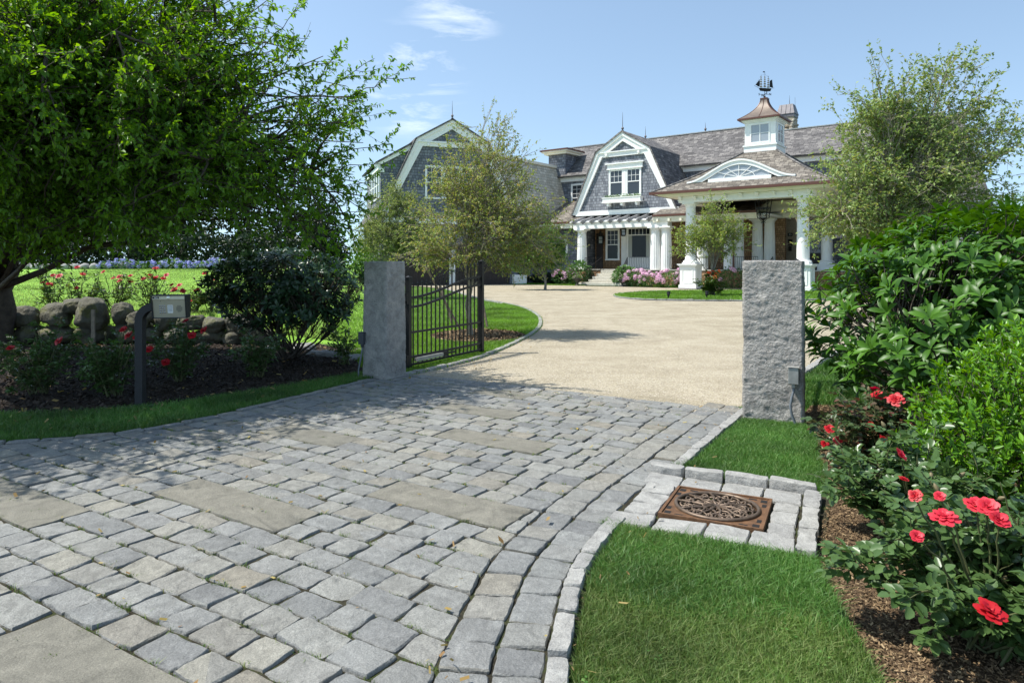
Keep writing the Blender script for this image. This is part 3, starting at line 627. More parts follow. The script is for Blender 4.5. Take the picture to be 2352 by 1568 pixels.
# moss and tufts in the joints
jt = []
for _ in range(1500):
    q = q00 + rng.integers(-8, 26) * pitch; p = rng.uniform(-7, -1.2); c = to_xy(p, q)
    if c[1] > 2.2 and in_poly(np.array([c]), field)[0]: jt.append(c + rng.normal(0, 0.012, (rng.integers(4, 22), 2)) * np.array([1.6, 1.0]))
grass('grass', np.concatenate(jt), -0.015, 0.026, 0.0038, M['grassdry'], lean=0.9)
def chips(name, pts, z, l, mat, flat=0.25):
    n = len(pts); a = rng.uniform(0, 2*np.pi, n); L_ = l * rng.uniform(0.4, 1.5, n); Wd = L_ * rng.uniform(0.2, 0.6, n); p = rng.normal(0, flat, n); r = rng.normal(0, flat * 1.5, n)
    ax = np.stack([np.cos(a)*np.cos(p), np.sin(a)*np.cos(p), np.sin(p)], -1); sx = np.stack([-np.sin(a)*np.cos(r), np.cos(a)*np.cos(r), np.sin(r)], -1)
    c = np.stack([pts[:, 0], pts[:, 1], z + np.abs(np.sin(p)) * L_ / 2 + np.abs(np.sin(r)) * Wd / 2 + rng.uniform(0.001, 0.012, n)], -1)
    v = [c - ax*(L_/2)[:, None] - sx*(Wd*.3)[:, None], c + ax*(L_*.4)[:, None] - sx*(Wd/2)[:, None], c + ax*(L_/2)[:, None] + sx*(Wd*.25)[:, None], c - ax*(L_*.35)[:, None] + sx*(Wd/2)[:, None]]
    V = np.stack(v, 1).reshape(-1, 3); k = np.arange(n)[:, None] * 4
    o = link(name, raw_mesh(name, V, [k + np.arange(4)], mat)); tag(o, kind='stuff'); return o
cb = [(1.1, 1.9)] + bed_r_edge + [(4.9, 8.4), (4.6, 6), (3.2, 2.4)]
chips('mulch_chips', pts_in(cb, 110000), -0.02, 0.015, M['chip'], 0.35)
lb = bed_l_front + [(-2.6, 11.5), (-3.1, 13.2), (-4.0, 14.2), (-11, 14.4), (-11, 7.8)]
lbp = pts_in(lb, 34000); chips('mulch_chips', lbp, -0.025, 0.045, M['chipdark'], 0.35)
trp = pts_in([(rc[0] + 1.1 * math.cos(a*.3142), rc[1] + 1.42 * math.sin(a*.3142)) for a in range(20)], 5000); chips('mulch_chips', trp, -0.02, 0.05, M['chip'], 0.3)
lit = np.concatenate([pts_in(lb, 420), pts_in(strip, 500)]); lit = lit[np.abs(lit[:, 0]) < lit[:, 1] * .78]
chips('fallen_leaves', lit, 0.0, 0.06, M['litter'], 0.3)
lit2 = np.concatenate([c[:1] for c in jt[::4]]); chips('fallen_leaves', lit2, 0.0, 0.03, M['litter'], 0.3)
# loose stones on the gravel
gp = np.stack([rng.uniform(-1.5, 4.5, 90000), 8.0 + 12 * rng.uniform(0, 1, 90000) ** 1.6], -1); gp = gp[in_poly(gp, drive_left + drive_far + drive_right)]
def pebbles(pts, z, r, mat):
    n = len(pts); rr = r * rng.uniform(0.4, 1.3, (n, 1)); a = rng.uniform(0, 6.28, n); ca, sa = np.cos(a)[:, None], np.sin(a)[:, None]
    base = np.array([(1, 0, 0), (0, .8, 0), (-1, 0, 0), (0, -.8, 0), (.1, .1, .75)])
    V = np.stack([np.concatenate([pts[:, :1] + rr*(b[0]*ca - b[1]*sa), pts[:, 1:2] + rr*(b[0]*sa + b[1]*ca), z + rr*b[2]*rng.uniform(.4, 1, (n, 1))], 1) for b in base], 1).reshape(-1, 3)
    k = np.arange(n)[:, None] * 5
    return V, [np.concatenate([k + np.array(t) for t in ((0, 1, 4), (1, 2, 4), (2, 3, 4), (3, 0, 4))])]
V_, F_2 = pebbles(gp, -0.013, 0.0085, None)
M['pebble'] = leafmat('gravel_stone', [(0.30, 0.255, 0.19), (0.48, 0.425, 0.335), (0.40, 0.35, 0.27), (0.58, 0.53, 0.44), (0.22, 0.19, 0.15)], 0.9, 0.0)
tag(link('gravel_stones', raw_mesh('gravel_stones', V_, F_2, M['pebble'])), kind='stuff')

# pebbles kicked onto the setts, leaves along the kerbs, clover in the turf
qp = np.array([to_xy(p, q) for p, q in zip(rng.uniform(-6.5, -1.9, 1500), 7.98 - np.abs(rng.normal(0, .38, 1500)))]); V_, F_2 = pebbles(qp, 0.002, 0.0075, None)
tag(link('gravel_stones', raw_mesh('gravel_stones', V_, F_2, M['pebble'])), kind='stuff')
el = np.concatenate([np.array(at_i(rng.uniform(.4, Li), rng.uniform(-.1, .8))).reshape(1, 2) for _ in range(70)] + [np.array(drive_left[rng.integers(0, len(drive_left) - 20)]).reshape(1, 2) + np.abs(rng.normal(0, .35, (1, 2))) * np.array([1, -1]) for _ in range(160)])
chips('fallen_leaves', el, 0.012, 0.035, M['litter'], 0.3)
cl = np.concatenate([c + rng.normal(0, .035, (rng.integers(8, 26), 2)) for c in pts_in(patch1, 16)] + [c + rng.normal(0, .04, (rng.integers(8, 22), 2)) for c in pts_in(patch2, 8)])
n_c = len(cl); a_ = rng.uniform(0, 6.28, n_c); rr_ = rng.uniform(.005, .009, n_c); hz = rng.uniform(-.01, .015, n_c)
Vc = np.stack([np.stack([cl[:, 0] + rr_ * np.cos(a_ + k) , cl[:, 1] + rr_ * np.sin(a_ + k), hz + rng.normal(0, .002, n_c)], -1) for k in (0, 1.05, 2.1, 3.14, 4.2, 5.25)], 1).reshape(-1, 3)
tag(link('clover', raw_mesh('clover', Vc, [np.arange(n_c)[:, None] * 6 + np.arange(6)], M['grass'])), kind='stuff')
# ------------------------------------------------------------------ the house (frame: x along the facade, y into the house)
HOUSE = empty('shingle_house', (11.63, 44.6, 0), R(-37))
tag(HOUSE, 'large grey shingled house with gambrel gables, white columned porch and copper cupola', 'house')
H = HOUSE
def W2(name, x0, x1, z0, z1, y, parent, cols=2, rows=2, split=None, trim=0.12, head=True, curtain=False, glass='glass', top_rows=None, sill=True):
    """window in a wall facing -y at depth y: trim, sash bars, pane"""
    t = MB()
    t.box(x0 - trim, x0, y - 0.07, y + 0.05, z0, z1).box(x1, x1 + trim, y - 0.07, y + 0.05, z0, z1)
    t.box(x0 - trim, x1 + trim, y - 0.075, y + 0.05, z1, z1 + trim * (1.6 if head else 1))
    if head: t.box(x0 - trim * 1.4, x1 + trim * 1.4, y - 0.14, y + 0.05, z1 + trim * 1.6, z1 + trim * 1.6 + 0.06)
    t.box(x0 - trim * 1.15, x1 + trim * 1.15, y - 0.12, y + 0.05, z0 - 0.1, z0)
    w = t.build('window', M['white'], parent)
    p = MB(); p.box(x0, x1, y - 0.012, y + 0.03, z0, z1); p.build('pane', M[glass], w)
    s = MB(); zm = split if split is not None else (z0 + z1) / 2
    s.box(x0, x1, y - 0.05, y - 0.013, zm - 0.035, zm + 0.035)
    e = 0.045
    s.box(x0, x0 + e, y - 0.05, y - 0.013, z0, zm - .035).box(x1 - e, x1, y - 0.05, y - 0.013, z0, zm - .035)
    s.box(x0, x0 + e, y - 0.045, y - 0.013, zm + .035, z1).box(x1 - e, x1, y - 0.045, y - 0.013, zm + .035, z1)
    s.box(x0 + e, x1 - e, y - 0.05, y - 0.013, z0, z0 + e).box(x0 + e, x1 - e, y - 0.045, y - 0.013, z1 - e, z1)
    for k in range(1, cols):
        x = x0 + (x1 - x0) * k / cols; s.box(x - .013, x + .013, y - 0.036, y - 0.0135, zm + .035, z1 - e)
    nr = top_rows or rows
    for k in range(1, nr):
        z = zm + (z1 - zm) * k / nr; s.box(x0 + e, x1 - e, y - 0.034, y - 0.0137, z - .013, z + .013)
    s.build('sash', M['white'], w)
    if curtain:
        for (a, b) in ((x0 + .06, x0 + .36), (x1 - .36, x1 - .06)):
            c = MB(); n = 7; pts = [(a + (b - a) * i / n, y - 0.0128 - 0.0004 * (i % 2)) for i in range(n + 1)]
            for i in range(n): c.add([(pts[i][0], pts[i][1], z0 + .05), (pts[i+1][0], pts[i+1][1], z0 + .05), (pts[i+1][0], pts[i+1][1], z1 - .5), (pts[i][0], pts[i][1], z1 - .5)], [(0, 1, 2, 3)])
            c.build('curtain', M['curtain'], w)
    return w
def column(x, y, z0, z1, r, fluted=False, parent=None, name='column'):
    h = z1 - z0; m = MB()
    n = 80 if fluted else 28; fl = 0.07 if fluted else 0
    ent = [(r * (1.0 - 0.16 * (t ** 1.8)), z0 + (0.16 if not fluted else 0.0) + t * (h - 0.16 - 0.34 - (0.0 if not fluted else -0.16))) for t in [i / 8 for i in range(9)]]
    m.lathe([(a, b) for a, b in ent], (x, y, 0), n, fl, 20)
    zt = ent[-1][1]
    m.lathe([(r * .86, zt + .002), (r * .9, zt + 0.05), (r * .87, zt + 0.06), (r * .95, zt + .12), (r * 1.14, z1 - .11)], (x, y, 0), 28)
    m.box(x - r * 1.18, x + r * 1.18, y - r * 1.18, y + r * 1.18, z1 - .108, z1 - 0.003)
    if not fluted:
        m.lathe([(r * 1.3, z0 + .0), (r * 1.36, z0 + .05), (r * 1.3, z0 + .1), (r * 1.1, z0 + .12), (r * 1.12, z0 + .16)], (x, y, 0), 28)
    o = m.build(name, M['white'], parent or H); smooth_by_angle(o, 40); return o
def pedestal(x, y, hw, h, parent=None):
    m = MB()
    m.box(x - hw * 1.12, x + hw * 1.12, y - hw * 1.12, y + hw * 1.12, 0.06, .26)
    m.box(x - hw, x + hw, y - hw, y + hw, .262, h - .22)
    for i, (g, z0, z1) in enumerate(((1.06, h - .218, h - .15), (1.16, h - .148, h - .07), (1.26, h - .068, h))): m.box(x - hw * g, x + hw * g, y - hw * g, y + hw * g, z0, z1)
    for sx, sy in ((0, -1), (1, 0), (-1, 0), (0, 1)):   # panel mouldings
        for (u0, u1, z0, z1) in ((-.68, .68, h - .36, h - .32), (-.68, .68, .38, .42), (-.68, -.62, .422, h - .362), (.62, .68, .422, h - .362)):
            if sx == 0: m.box(x + u0 * hw, x + u1 * hw, *sorted((y + sy * hw * 1.0, y + sy * (hw + .03))), z0, z1)
            else: m.box(*sorted((x + sx * hw, x + sx * (hw + .03))), y + u0 * hw, y + u1 * hw, z0, z1)
    m.box(x - hw * .8, x + hw * .8, y - hw * .8, y + hw * .8, h + .002, h + .1)
    o = m.build('pedestal', M['white'], parent or H)
    p = MB(); p.box(x - hw * 1.2, x + hw * 1.2, y - hw * 1.2, y + hw * 1.2, -.05, .058); p.build('plinth', M['kerb'], o)
    return o
# --- walls of the main block
w = MB()
w.prism([(-17.5, 0), (12, 0), (12, 9.0), (-17.5, 9.0)], 'y', 9.6, 9.9); w.build('wall', M['wall'], H)
w = MB(); w.box(-17.5, 12.2, 9.42, 9.598, 8.98, 9.45).box(-17.5, 12.2, 9.3, 9.42, 9.25, 9.452); w.build('frieze', M['white'], H)
# main roof: two spans at slightly different heights
def gable_roof(x0, x1, y0, z0, yr, zr, t=0.16, name='roof', mat='roof'):
    m = MB(); m.slab([(x0, y0, z0), (x1, y0, z0), (x1, yr, zr), (x0, yr, zr)], t)
    m.slab([(x0, 2*yr - y0, z0), (x1, 2*yr - y0, z0), (x1, yr + .001, zr), (x0, yr + .001, zr)], t)
    return m.build(name, M[mat], H)
rf = gable_roof(-17.6, 1.6, 9.0, 9.45, 13, 12.66)
m = MB(); m.bar((-17.6, 13, 12.70), (1.6, 13, 12.70), 0.22, 0.08); m.build('ridge_cap', M['greymetal'], rf)
rf2 = gable_roof(1.605, 13.0, 9.0, 9.45, 13, 12.05)
m = MB(); m.bar((1.605, 13, 12.09), (13, 13, 12.09), 0.22, 0.08); m.build('ridge_cap', M['greymetal'], rf2)
m = MB(); m.prism([(9.6, 0), (16.4, 0), (16.4, 9.3), (13, 11.9), (9.6, 9.3)], 'x', 12.02, 12.28); m.build('gable_wall', M['wall'], H)
# right gambrel wing behind the big pear tree
m = MB(); m.slab([(9.0, 4.2, 5.2), (9.0, 11.5, 5.2), (10.3, 11.5, 10.2), (10.3, 4.2, 10.2)], .15); m.slab([(9.0, 4.2, 5.2), (16.0, 4.2, 5.2), (14.6, 4.21, 10.2), (10.31, 4.21, 10.2)], .14); m.build('wing_roof', M['roof'], H)
m = MB(); m.box(9.2, 16, 4.6, 9.6, 0, 5.2); m.build('wing_wall', M['wall'], H)
W2('window', 7.3, 8.5, 6.6, 8.6, 9.6, H, 3, 2)
W2('window', 3.4, 4.6, 8.0, 8.9, 9.6, H, 2, 1)
W2('window', -15.0, -13.55, 6.35, 8.65, 9.6, H, 3, 3, head=False)
w = W2('window', -6.0, -4.6, 8.1, 8.8, 9.6, H, 2, 1, head=False)
# --- front gambrel gable
PK = (-7.5, 11.80); 
def gam(dx, dz=0):   # outline from left foot over the peak to the right foot
    return [(-12.05 - dx, 5.55), (-11.75 - dx, 6.15), (-9.78 - dx, 10.42 + dz), (PK[0], PK[1] + dz * 1.6), (-5.22 + dx, 10.42 + dz), (-3.25 + dx, 6.15), (-2.95 + dx, 5.55)]
m = MB(); m.prism([(x, z) for x, z in gam(-0.25, -.1)], 'y', 5.0, 9.6); m.build('gable_wall', M['wall'], H)
def strip(m, line0, line1, y0, y1):
    """ribbon between two outlines given thickness in y"""
    n = len(line0)
    for i in range(n - 1):
        q = [line0[i], line0[i+1], line1[i+1], line1[i]]; m.prism(q, 'y', y0, y1)
m = MB(); strip(m, gam(0.0, 0.0), gam(-0.46, -0.40), 4.86, 4.999); strip(m, gam(0.05, 0.05), gam(-0.14, -0.14), 4.78, 4.859); m.build('rake_trim', M['white'], H)
m = MB()
g = gam(0.10, 0.10)
for i in range(6):
    a, b = g[i], g[i+1]; m.slab([(a[0], 4.72, a[1]), (b[0], 4.72, b[1]), (b[0], 10.6, b[1]), (a[0], 10.6, a[1])], 0.12)
m.build('gable_roof', M['roof'], H)
m = MB(); m.box(-9.55, -5.45, 4.88, 4.998, 10.02, 10.34).box(-9.75, -5.25, 4.78, 4.9, 10.342, 10.42)
for x in (-8.9, -6.1): m.box(x - .09, x + .09, 4.76, 4.879, 10.1, 10.3)
m.build('gable_beam', M['white'], H)
m = MB(); m.box(-11.6, -2.9, 4.87, 4.997, 5.5, 5.84).box(-11.7, -2.8, 4.8, 4.87, 5.46, 5.56); m.build('gable_band', M['white'], H)
def finial(x, y, z, h):
    m = MB(); m.lathe([(.09, 0), (.10, .05), (.04, .1), (.09, .17), (.11, .23), (.08, .3), (.025, .36), (.02, h * .6), (.006, h)], (x, y, z), 10); m.build('finial', M['darkmetal'], H)
finial(PK[0], 4.9, PK[1] + .1, 1.5); finial(-9.5, 13, 12.7, 1.1); finial(-4.0, 13, 12.7, .8)
# the twin window over the flower box
m = MB(); m.box(-8.86, -5.82, 4.90, 4.996, 9.05, 9.40).box(-9.0, -5.68, 4.78, 4.996, 9.402, 9.50); m.box(-8.9, -5.78, 4.84, 4.996, 9.0, 9.048)
m.box(-7.42, -7.26, 4.92, 4.996, 6.85, 8.998); m.build('window_surround', M['white'], H)
W2('window', -8.62, -7.55, 6.95, 8.92, 5.0, H, 3, 2, head=False, split=7.98); W2('window', -7.13, -6.06, 6.95, 8.92, 5.0, H, 3, 2, head=False, split=7.98)
m = MB(); m.box(-9.0, -5.75, 4.40, 4.86, 6.42, 6.72).box(-9.06, -5.69, 4.36, 4.86, 6.722, 6.78).box(-9.06, -5.69, 4.36, 4.86, 6.36, 6.418)
for x in (-8.6, -7.4, -6.15): m.box(x - .09, x + .09, 4.5, 4.99, 6.12, 6.358)
m.build('flower_box', M['white'], H)
# --- porch under the gable
m = MB(); m.box(-11.6, 9.0, 3.55, 9.6, 0.0, 1.14); m.build('porch_base', M['tanwall'], H)
m = MB(); m.box(-11.7, 9.1, 3.5, 9.599, 1.142, 1.2); m.build('porch_deck', M['step'], H)
m = MB(); m.box(-11.5, 3.9, 7.6, 7.9, 1.2, 4.9); m.build('porch_wall', M['tanwall'], H)
m = MB(); m.box(-11.6, 3.9, 3.7, 9.59, 4.86, 4.98); m.build('porch_ceiling', M['white'], H)
m = MB(); m.box(-11.2, -3.2, 3.62, 4.38, 4.36, 4.84).box(-11.3, -3.1, 3.54, 4.46, 4.842, 4.90); m.build('porch_beam', M['white'], H)
for x in (-10.62, -4.30, -3.45, -0.72, 1.2): column(x, 4.0, 1.2, 4.36, 0.40, True)
m = MB(); m.box(-9.0, -8.56, 7.5, 7.598, 1.2, 4.85).box(-9.1, -8.46, 7.44, 7.598, 1.2, 1.5); m.box(-6.3, -5.3, 7.5, 7.598, 1.2, 4.85); m.box(-10.75, -5.3, 7.5, 7.5985, 4.56, 4.86)
m.box(-8.56, -6.3, 7.48, 7.5975, 1.2, 2.05); m.build('bay_trim', M['white'], H)
W2('window', -10.35, -9.3, 2.0, 4.4, 7.6, H, 3, 3, head=False, split=3.2, glass='glassdark')
W2('window', -8.42, -6.45, 2.12, 4.5, 7.6, H, 6, 1, head=False, split=3.95, curtain=True, glass='glassdark')
m = MB(); m.box(-11.35, -10.75, 7.52, 7.597, 1.2, 4.2); m.build('side_door', M['door'], H)
# pergola
pg = MB()
for i in range(9):
    x = -10.95 + i * 0.80
    prof = [(5.0, 5.44), (3.05, 4.98), (2.98, 4.86), (3.12, 4.80), (3.2, 4.86), (3.34, 4.70), (3.48, 4.76), (3.6, 4.92), (5.0, 5.22)]
    r_ = MB(); r_.prism(prof, 'x', x - .055, x + .055); r_.build('pergola_rafter', M['weathered'], H)
m = MB(); m.slab([(-11.05, 4.75, 5.47), (-4.4, 4.75, 5.47), (-4.4, 4.98, 5.5), (-11.05, 4.98, 5.5)], .03); m.build('flashing', M['greymetal'], H)
# low porch roofs either side of the pergola
def low_roof(x0, x1, y0, z0, y1, z1):
    m = MB(); m.slab([(x0, y0, z0), (x1, y0, z0), (x1, y1, z1), (x0, y1, z1)], .12); r = m.build('porch_roof', M['roofwarm'], H)
    m = MB(); m.box(x0, x1, y0 - .12, y0 - .002, z0 - .16, z0 - .02); m.build('gutter', M['gutter'], r)
    m = MB(); m.box(x0, x1, y0 + .05, y0 + .5, z0 - .55, z0 - .18).box(x0, x1, y0 - .02, y0 + .5, z0 - .32, z0 - .175)
    k = x0 + .3
    while k < x1: m.box(k, k + .16, y0 - .1, y0 + .048, z0 - .52, z0 - .33); k += .9
    m.build('cornice', M['cream'], r)
low_roof(-4.3, 3.2, 3.5, 5.22, 9.6, 7.4); low_roof(-15.5, -11.2, 3.9, 5.02, 9.6, 7.2)
m = MB(); m.box(-15.5, -11.72, 5.0, 9.6, 0, 4.8); m.build('wall', M['wall'], H)
m = MB(); n = 28
m.v = []
for rx, rz, y in ((.62, 1.02, 4.93), (.62, 1.02, 4.995), ):
    pass
ov = [( -13.15 + .60 * math.cos(a * 2 * math.pi / n), 2.95 + .98 * math.sin(a * 2 * math.pi / n)) for a in range(n)]
m.prism(ov, 'y', 4.9, 4.998); ow = m.build('oval_window', M['white'], H)
m = MB(); m.prism([( -13.15 + .45 * math.cos(a * 2 * math.pi / n), 2.95 + .8 * math.sin(a * 2 * math.pi / n)) for a in range(n)], 'y', 4.885, 4.899); m.build('pane', M['glass'], ow)
# steps
m = MB()
for i, (x0, x1, y0) in enumerate(((-9.6, -5.6, 1.75), (-8.95, -6.3, 2.15), (-8.8, -6.4, 2.5), (-8.65, -6.5, 2.85), (-8.5, -6.6, 3.2))):
    m.box(x0, x1, y0, 3.55, .0 if i == 0 else .0 + .22 * i + .001, .22 * (i + 1))
m.build('stone_steps', M['step'], H, bevel=0.02)
# railings
def railing(p0, p1, z0, h=.9, step=.13, name='railing', wav=True):
    """iron railing with bellied balusters"""
    p0 = Vector(p0); p1 = Vector(p1); L_ = (p1 - p0).length; n = max(2, int(L_ / step)); d = (p1 - p0) / n; m = MB()
    m.bar(p0 + Vector((0, 0, h)), p1 + Vector((0, 0, h)), .05, .03); m.bar(p0 + Vector((0, 0, .08)), p1 + Vector((0, 0, .08)), .03)
    nrm = Vector((d.y, -d.x, 0)).normalized()
    for i in range(n + 1):
        b = p0 + d * i
        m.tube([b + Vector((0, 0, .08)), b + Vector((0, 0, .3)) + nrm * .05, b + Vector((0, 0, .5)) - nrm * .02, b + Vector((0, 0, h))], .012, 5)
    return m.build(name, M['black'], H)
for a, b in ((-10.2, -8.75), (-6.3, -4.75), (-3.05, -1.1), (-.35, .85), (1.55, 3.2)): railing((a, 3.75, 1.2), (b, 3.75, 1.2), 1.2)
railing((-8.62, 3.7, 1.2), (-9.05, 1.9, .22), 0, .92); railing((-6.45, 3.7, 1.2), (-6.0, 1.9, .22), 0, .92)
# --- porte cochere
pc = [(0.05, 0.0), (7.0, 0.0), (1.2, 5.9), (6.9, 6.5)]
for x, y in pc: pedestal(x, y, .53 if y < 3 else .5, 1.62)
for x, y in pc: column(x, y, 1.72, 5.6, .36)
m = MB(); m.box(-.62, 7.62, -.42, .42, 5.6, 6.0).box(-.66, 7.66, -.46, .46, 5.72, 5.76); m.build('entablature', M['white'], H)
m = MB(); m.box(-.62, .2, .421, 8.6, 5.6, 6.0).box(6.7, 7.62, .421, 8.6, 5.6, 6.0).box(.201, 6.699, 6.0, 6.8, 5.25, 6.0).box(.201, 6.699, 5.85, 5.999, 5.25, 5.5); m.build('beam', M['cream'], H)
for k in range(9):
    x = -.45 + k * .985
    b = MB(); b.prism([(-.43, 5.98), (-.72, 5.98), (-.72, 5.9), (-.62, 5.86), (-.55, 5.76), (-.43, 5.76)], 'x', x - .085, x + .085); b.build('bracket', M['white'], H)
m = MB(); m.box(-1.45, 8.45, -.95, 8.6, 6.002, 6.06).box(-1.75, 8.75, -1.12, 8.6, 6.062, 6.16); m.build('soffit', M['cream'], H)
m = MB(); m.box(.2, 6.69, .43, 5.84, 5.93, 5.998); m.build('wood_ceiling', M['woodceil'], H)
m = MB()
EX0, EX1, EY0, EY1, EZ = -2.1, 9.05, -1.3, 7.8, 6.30
CX0, CX1, CY0, CY1, CZ = 2.75, 4.85, 2.2, 4.3, 8.88
ec = [(EX0, EY0, EZ), (EX1, EY0, EZ), (EX1, EY1, EZ), (EX0, EY1, EZ)]; cc_ = [(CX0, CY0, CZ), (CX1, CY0, CZ), (CX1, CY1, CZ), (CX0, CY1, CZ)]
for i in range(4):
    j = (i + 1) % 4; a, b, c, d = Vector(ec[i]), Vector(ec[j]), Vector(cc_[j]), Vector(cc_[i]); n_ = 6; rows_ = []
    for k in range(n_ + 1):
        t = k / n_; sag = -0.16 * math.sin(math.pi * t) ; rows_.append((a.lerp(d, t) + Vector((0, 0, sag)), b.lerp(c, t) + Vector((0, 0, sag))))
    k0 = len(m.v)
    m.add([p for r_ in rows_ for p in r_], [(2*k, 2*k+1, 2*k+3, 2*k+2) for k in range(n_)])
pr = m.build('porte_roof', M['roofwarm'], H, recalc=False)
for i in range(4):
    a, b = Vector(ec[i]), Vector(cc_[i]); c = MB(); c.tube([a.lerp(b, k / 6) + Vector((0, 0, -0.16 * math.sin(math.pi * k / 6) + .02)) for k in range(7)], .07, 6); c.build('hip_cap', M['roof'], pr)
m = MB(); m.box(EX0 - .02, EX1 + .02, EY0 - .14, EY0 - .004, 6.13, 6.30).box(EX0 - .14, EX0 - .004, EY0 - .14, EY1, 6.13, 6.30).box(EX1 + .004, EX1 + .14, EY0 - .14, EY1, 6.13, 6.30)
m.build('gutter', M['gutter'], pr)
m = MB(); m.box(EX0 + .02, EX1 - .02, EY0 + .02, EY1, 6.163, 6.25); m.build('roof_deck', M['cream'], pr)
# eyebrow dormer
EBX, EBW, EBY = 3.35, 3.35, -.35
def ebz(u): return 6.93 + 1.20 * (0.5 + 0.5 * math.cos(math.pi * min(1, abs(u)))) ** 0.92
def roof_y(z):  # depth of the front roof plane at height z
    return EY0 + (z - EZ + .12) / (CZ - EZ) * (CY0 - EY0)
N_ = 40; us = [-1 + 2 * i / N_ for i in range(N_ + 1)]
m = MB(); vs = []; fs = []
for u in us:
    z = ebz(u); vs += [(EBX + u * EBW, EBY - .18, z), (EBX + u * EBW, roof_y(z) + .25, z + .02), (EBX + u * EBW, EBY - .18, z - .07)]
for i in range(N_): fs += [(3*i, 3*i+3, 3*i+4, 3*i+1), (3*i, 3*i+2, 3*i+5, 3*i+3)]
m.add(vs, fs); eb = m.build('eyebrow_roof', M['roofwarm'], H)
m = MB()
for i in range(N_):
    u0, u1 = us[i], us[i+1]; t = .34
    lo = lambda u: max(6.84, ebz(u) - .36)
    m.prism([(EBX + u0*EBW, lo(u0)), (EBX + u1*EBW, lo(u1)), (EBX + u1*EBW, ebz(u1) - .01), (EBX + u0*EBW, ebz(u0) - .01)], 'y', EBY - .14, EBY + .1)
    m.prism([(EBX + u0*EBW, ebz(u0) - .13), (EBX + u1*EBW, ebz(u1) - .13), (EBX + u1*EBW, ebz(u1) - .02), (EBX + u0*EBW, ebz(u0) - .02)], 'y', EBY - .2, EBY - .141)
m.box(EBX - 1.95, EBX + 1.95, EBY - .16, EBY + .1, 6.78, 7.0); m.build('eyebrow_trim', M['white'], eb)
gl = [(EBX + 1.85 * math.cos(a), 6.94 + .84 * math.sin(a)) for a in [math.pi * k / 30 for k in range(31)]]
m = MB(); m.prism(gl, 'y', EBY - .06, EBY + .2); m.build('eyebrow_pane', M['glasslight'], eb)
m = MB()
ring = lambda r1, r2: [(EBX + r1 * math.cos(math.pi * k / 24), EBY - .10, 7.0 + r2 * math.sin(math.pi * k / 24)) for k in range(25)]
m.tube(ring(.95, .42), .022, 5)
for a in (35, 62, 90, 118, 145): m.bar((EBX, EBY - .1, 7.0), (EBX + 1.75 * math.cos(R(a)), EBY - .1, 6.94 + .82 * math.sin(R(a))), .035, .03)
m.build('muntin', M['white'], eb)
# cupola
cx, cy = 3.8, 3.25
CU = MB(); hw = .98
CU.box(cx - hw - .05, cx + hw + .05, cy - hw - .05, cy + hw + .05, 8.45, 9.25).box(cx - hw - .11, cx + hw + .11, cy - hw - .11, cy + hw + .11, 9.252, 9.34)
CU.box(cx - hw, cx + hw, cy - hw, cy + hw, 9.342, 10.78)
for g, z0, z1 in ((.06, 10.782, 10.85), (.13, 10.852, 10.93), (.2, 10.932, 11.03)): CU.box(cx - hw - g, cx + hw + g, cy - hw - g, cy + hw + g, z0, z1)
cu = CU.build('cupola', M['white'], H)
for face in range(4):
    f = MB(); g = MB(); w_ = .55
    def pt(u, z, o):
        s_ = [(cx + u, cy - hw - o), (cx + hw + o, cy + u), (cx - u, cy + hw + o), (cx - hw - o, cy - u)][face]; return (s_[0], s_[1], z)
    def pb(mm, u0, u1, z0, z1, o0, o1):
        vs = [pt(u, z, o) for o in (o0, o1) for (u, z) in ((u0, z0), (u1, z0), (u1, z1), (u0, z1))]
        mm.add(vs, [(0,1,2,3), (7,6,5,4), (0,4,5,1), (1,5,6,2), (2,6,7,3), (3,7,4,0)])
    pb(g, -w_, w_, 9.52, 10.62, .002, .01)
    for a in ((-w_ - .07, -w_, 9.45, 10.69), (w_, w_ + .07, 9.45, 10.69), (-w_, w_, 9.45, 9.52), (-w_, w_, 10.62, 10.69)): pb(f, *a, .002, .045)
    pb(f, -.025, .025, 9.52, 10.62, .011, .035); pb(f, -w_, -.025, 10.05, 10.09, .011, .032); pb(f, .025, w_, 10.05, 10.09, .011, .032)
    wo = f.build('cupola_window', M['white'], H); g.build('pane', M['glasslight'], wo)
m = MB(); vs = []; fs = []; nk = 14
for k in range(nk + 1):
    t = k / nk; r_ = .2 + (1.32 - .2) * (1 - t) ** 2.0 ; z = 11.06 + t * 1.42
    vs += [(cx - r_, cy - r_, z), (cx + r_, cy - r_, z), (cx + r_, cy + r_, z), (cx - r_, cy + r_, z)]
for k in range(nk):
    for i in range(4): fs.append((4*k+i, 4*k+(i+1) % 4, 4*k+4+(i+1) % 4, 4*k+4+i))
fs.append((4*nk, 4*nk+1, 4*nk+2, 4*nk+3)); m.add(vs, fs); cr_ = m.build('cupola_roof', M['copper'], H)
m = MB(); m.box(cx - 1.36, cx + 1.36, cy - 1.36, cy + 1.36, 10.97, 11.07).box(cx - .23, cx + .23, cy - .23, cy + .23, 12.42, 12.5)
for sx, sy in ((0, -1), (1, 0), (-1, 0), (0, 1)):
    m.tube([(cx + sx * (.2 + 1.12 * (1 - t) ** 2.0 + .01) , cy + sy * (.2 + 1.12 * (1 - t) ** 2.0 + .01), 11.06 + t * 1.42) for t in [k / 10 for k in range(11)]], .018, 5)
for sx, sy in ((-1, -1), (1, -1), (1, 1), (-1, 1)):
    m.tube([(cx + sx * (.2 + 1.12 * (1 - t) ** 2.0) , cy + sy * (.2 + 1.12 * (1 - t) ** 2.0), 11.06 + t * 1.42) for t in [k / 10 for k in range(11)]], .025, 5)
m.build('copper_trim', M['gutter'], cr_)
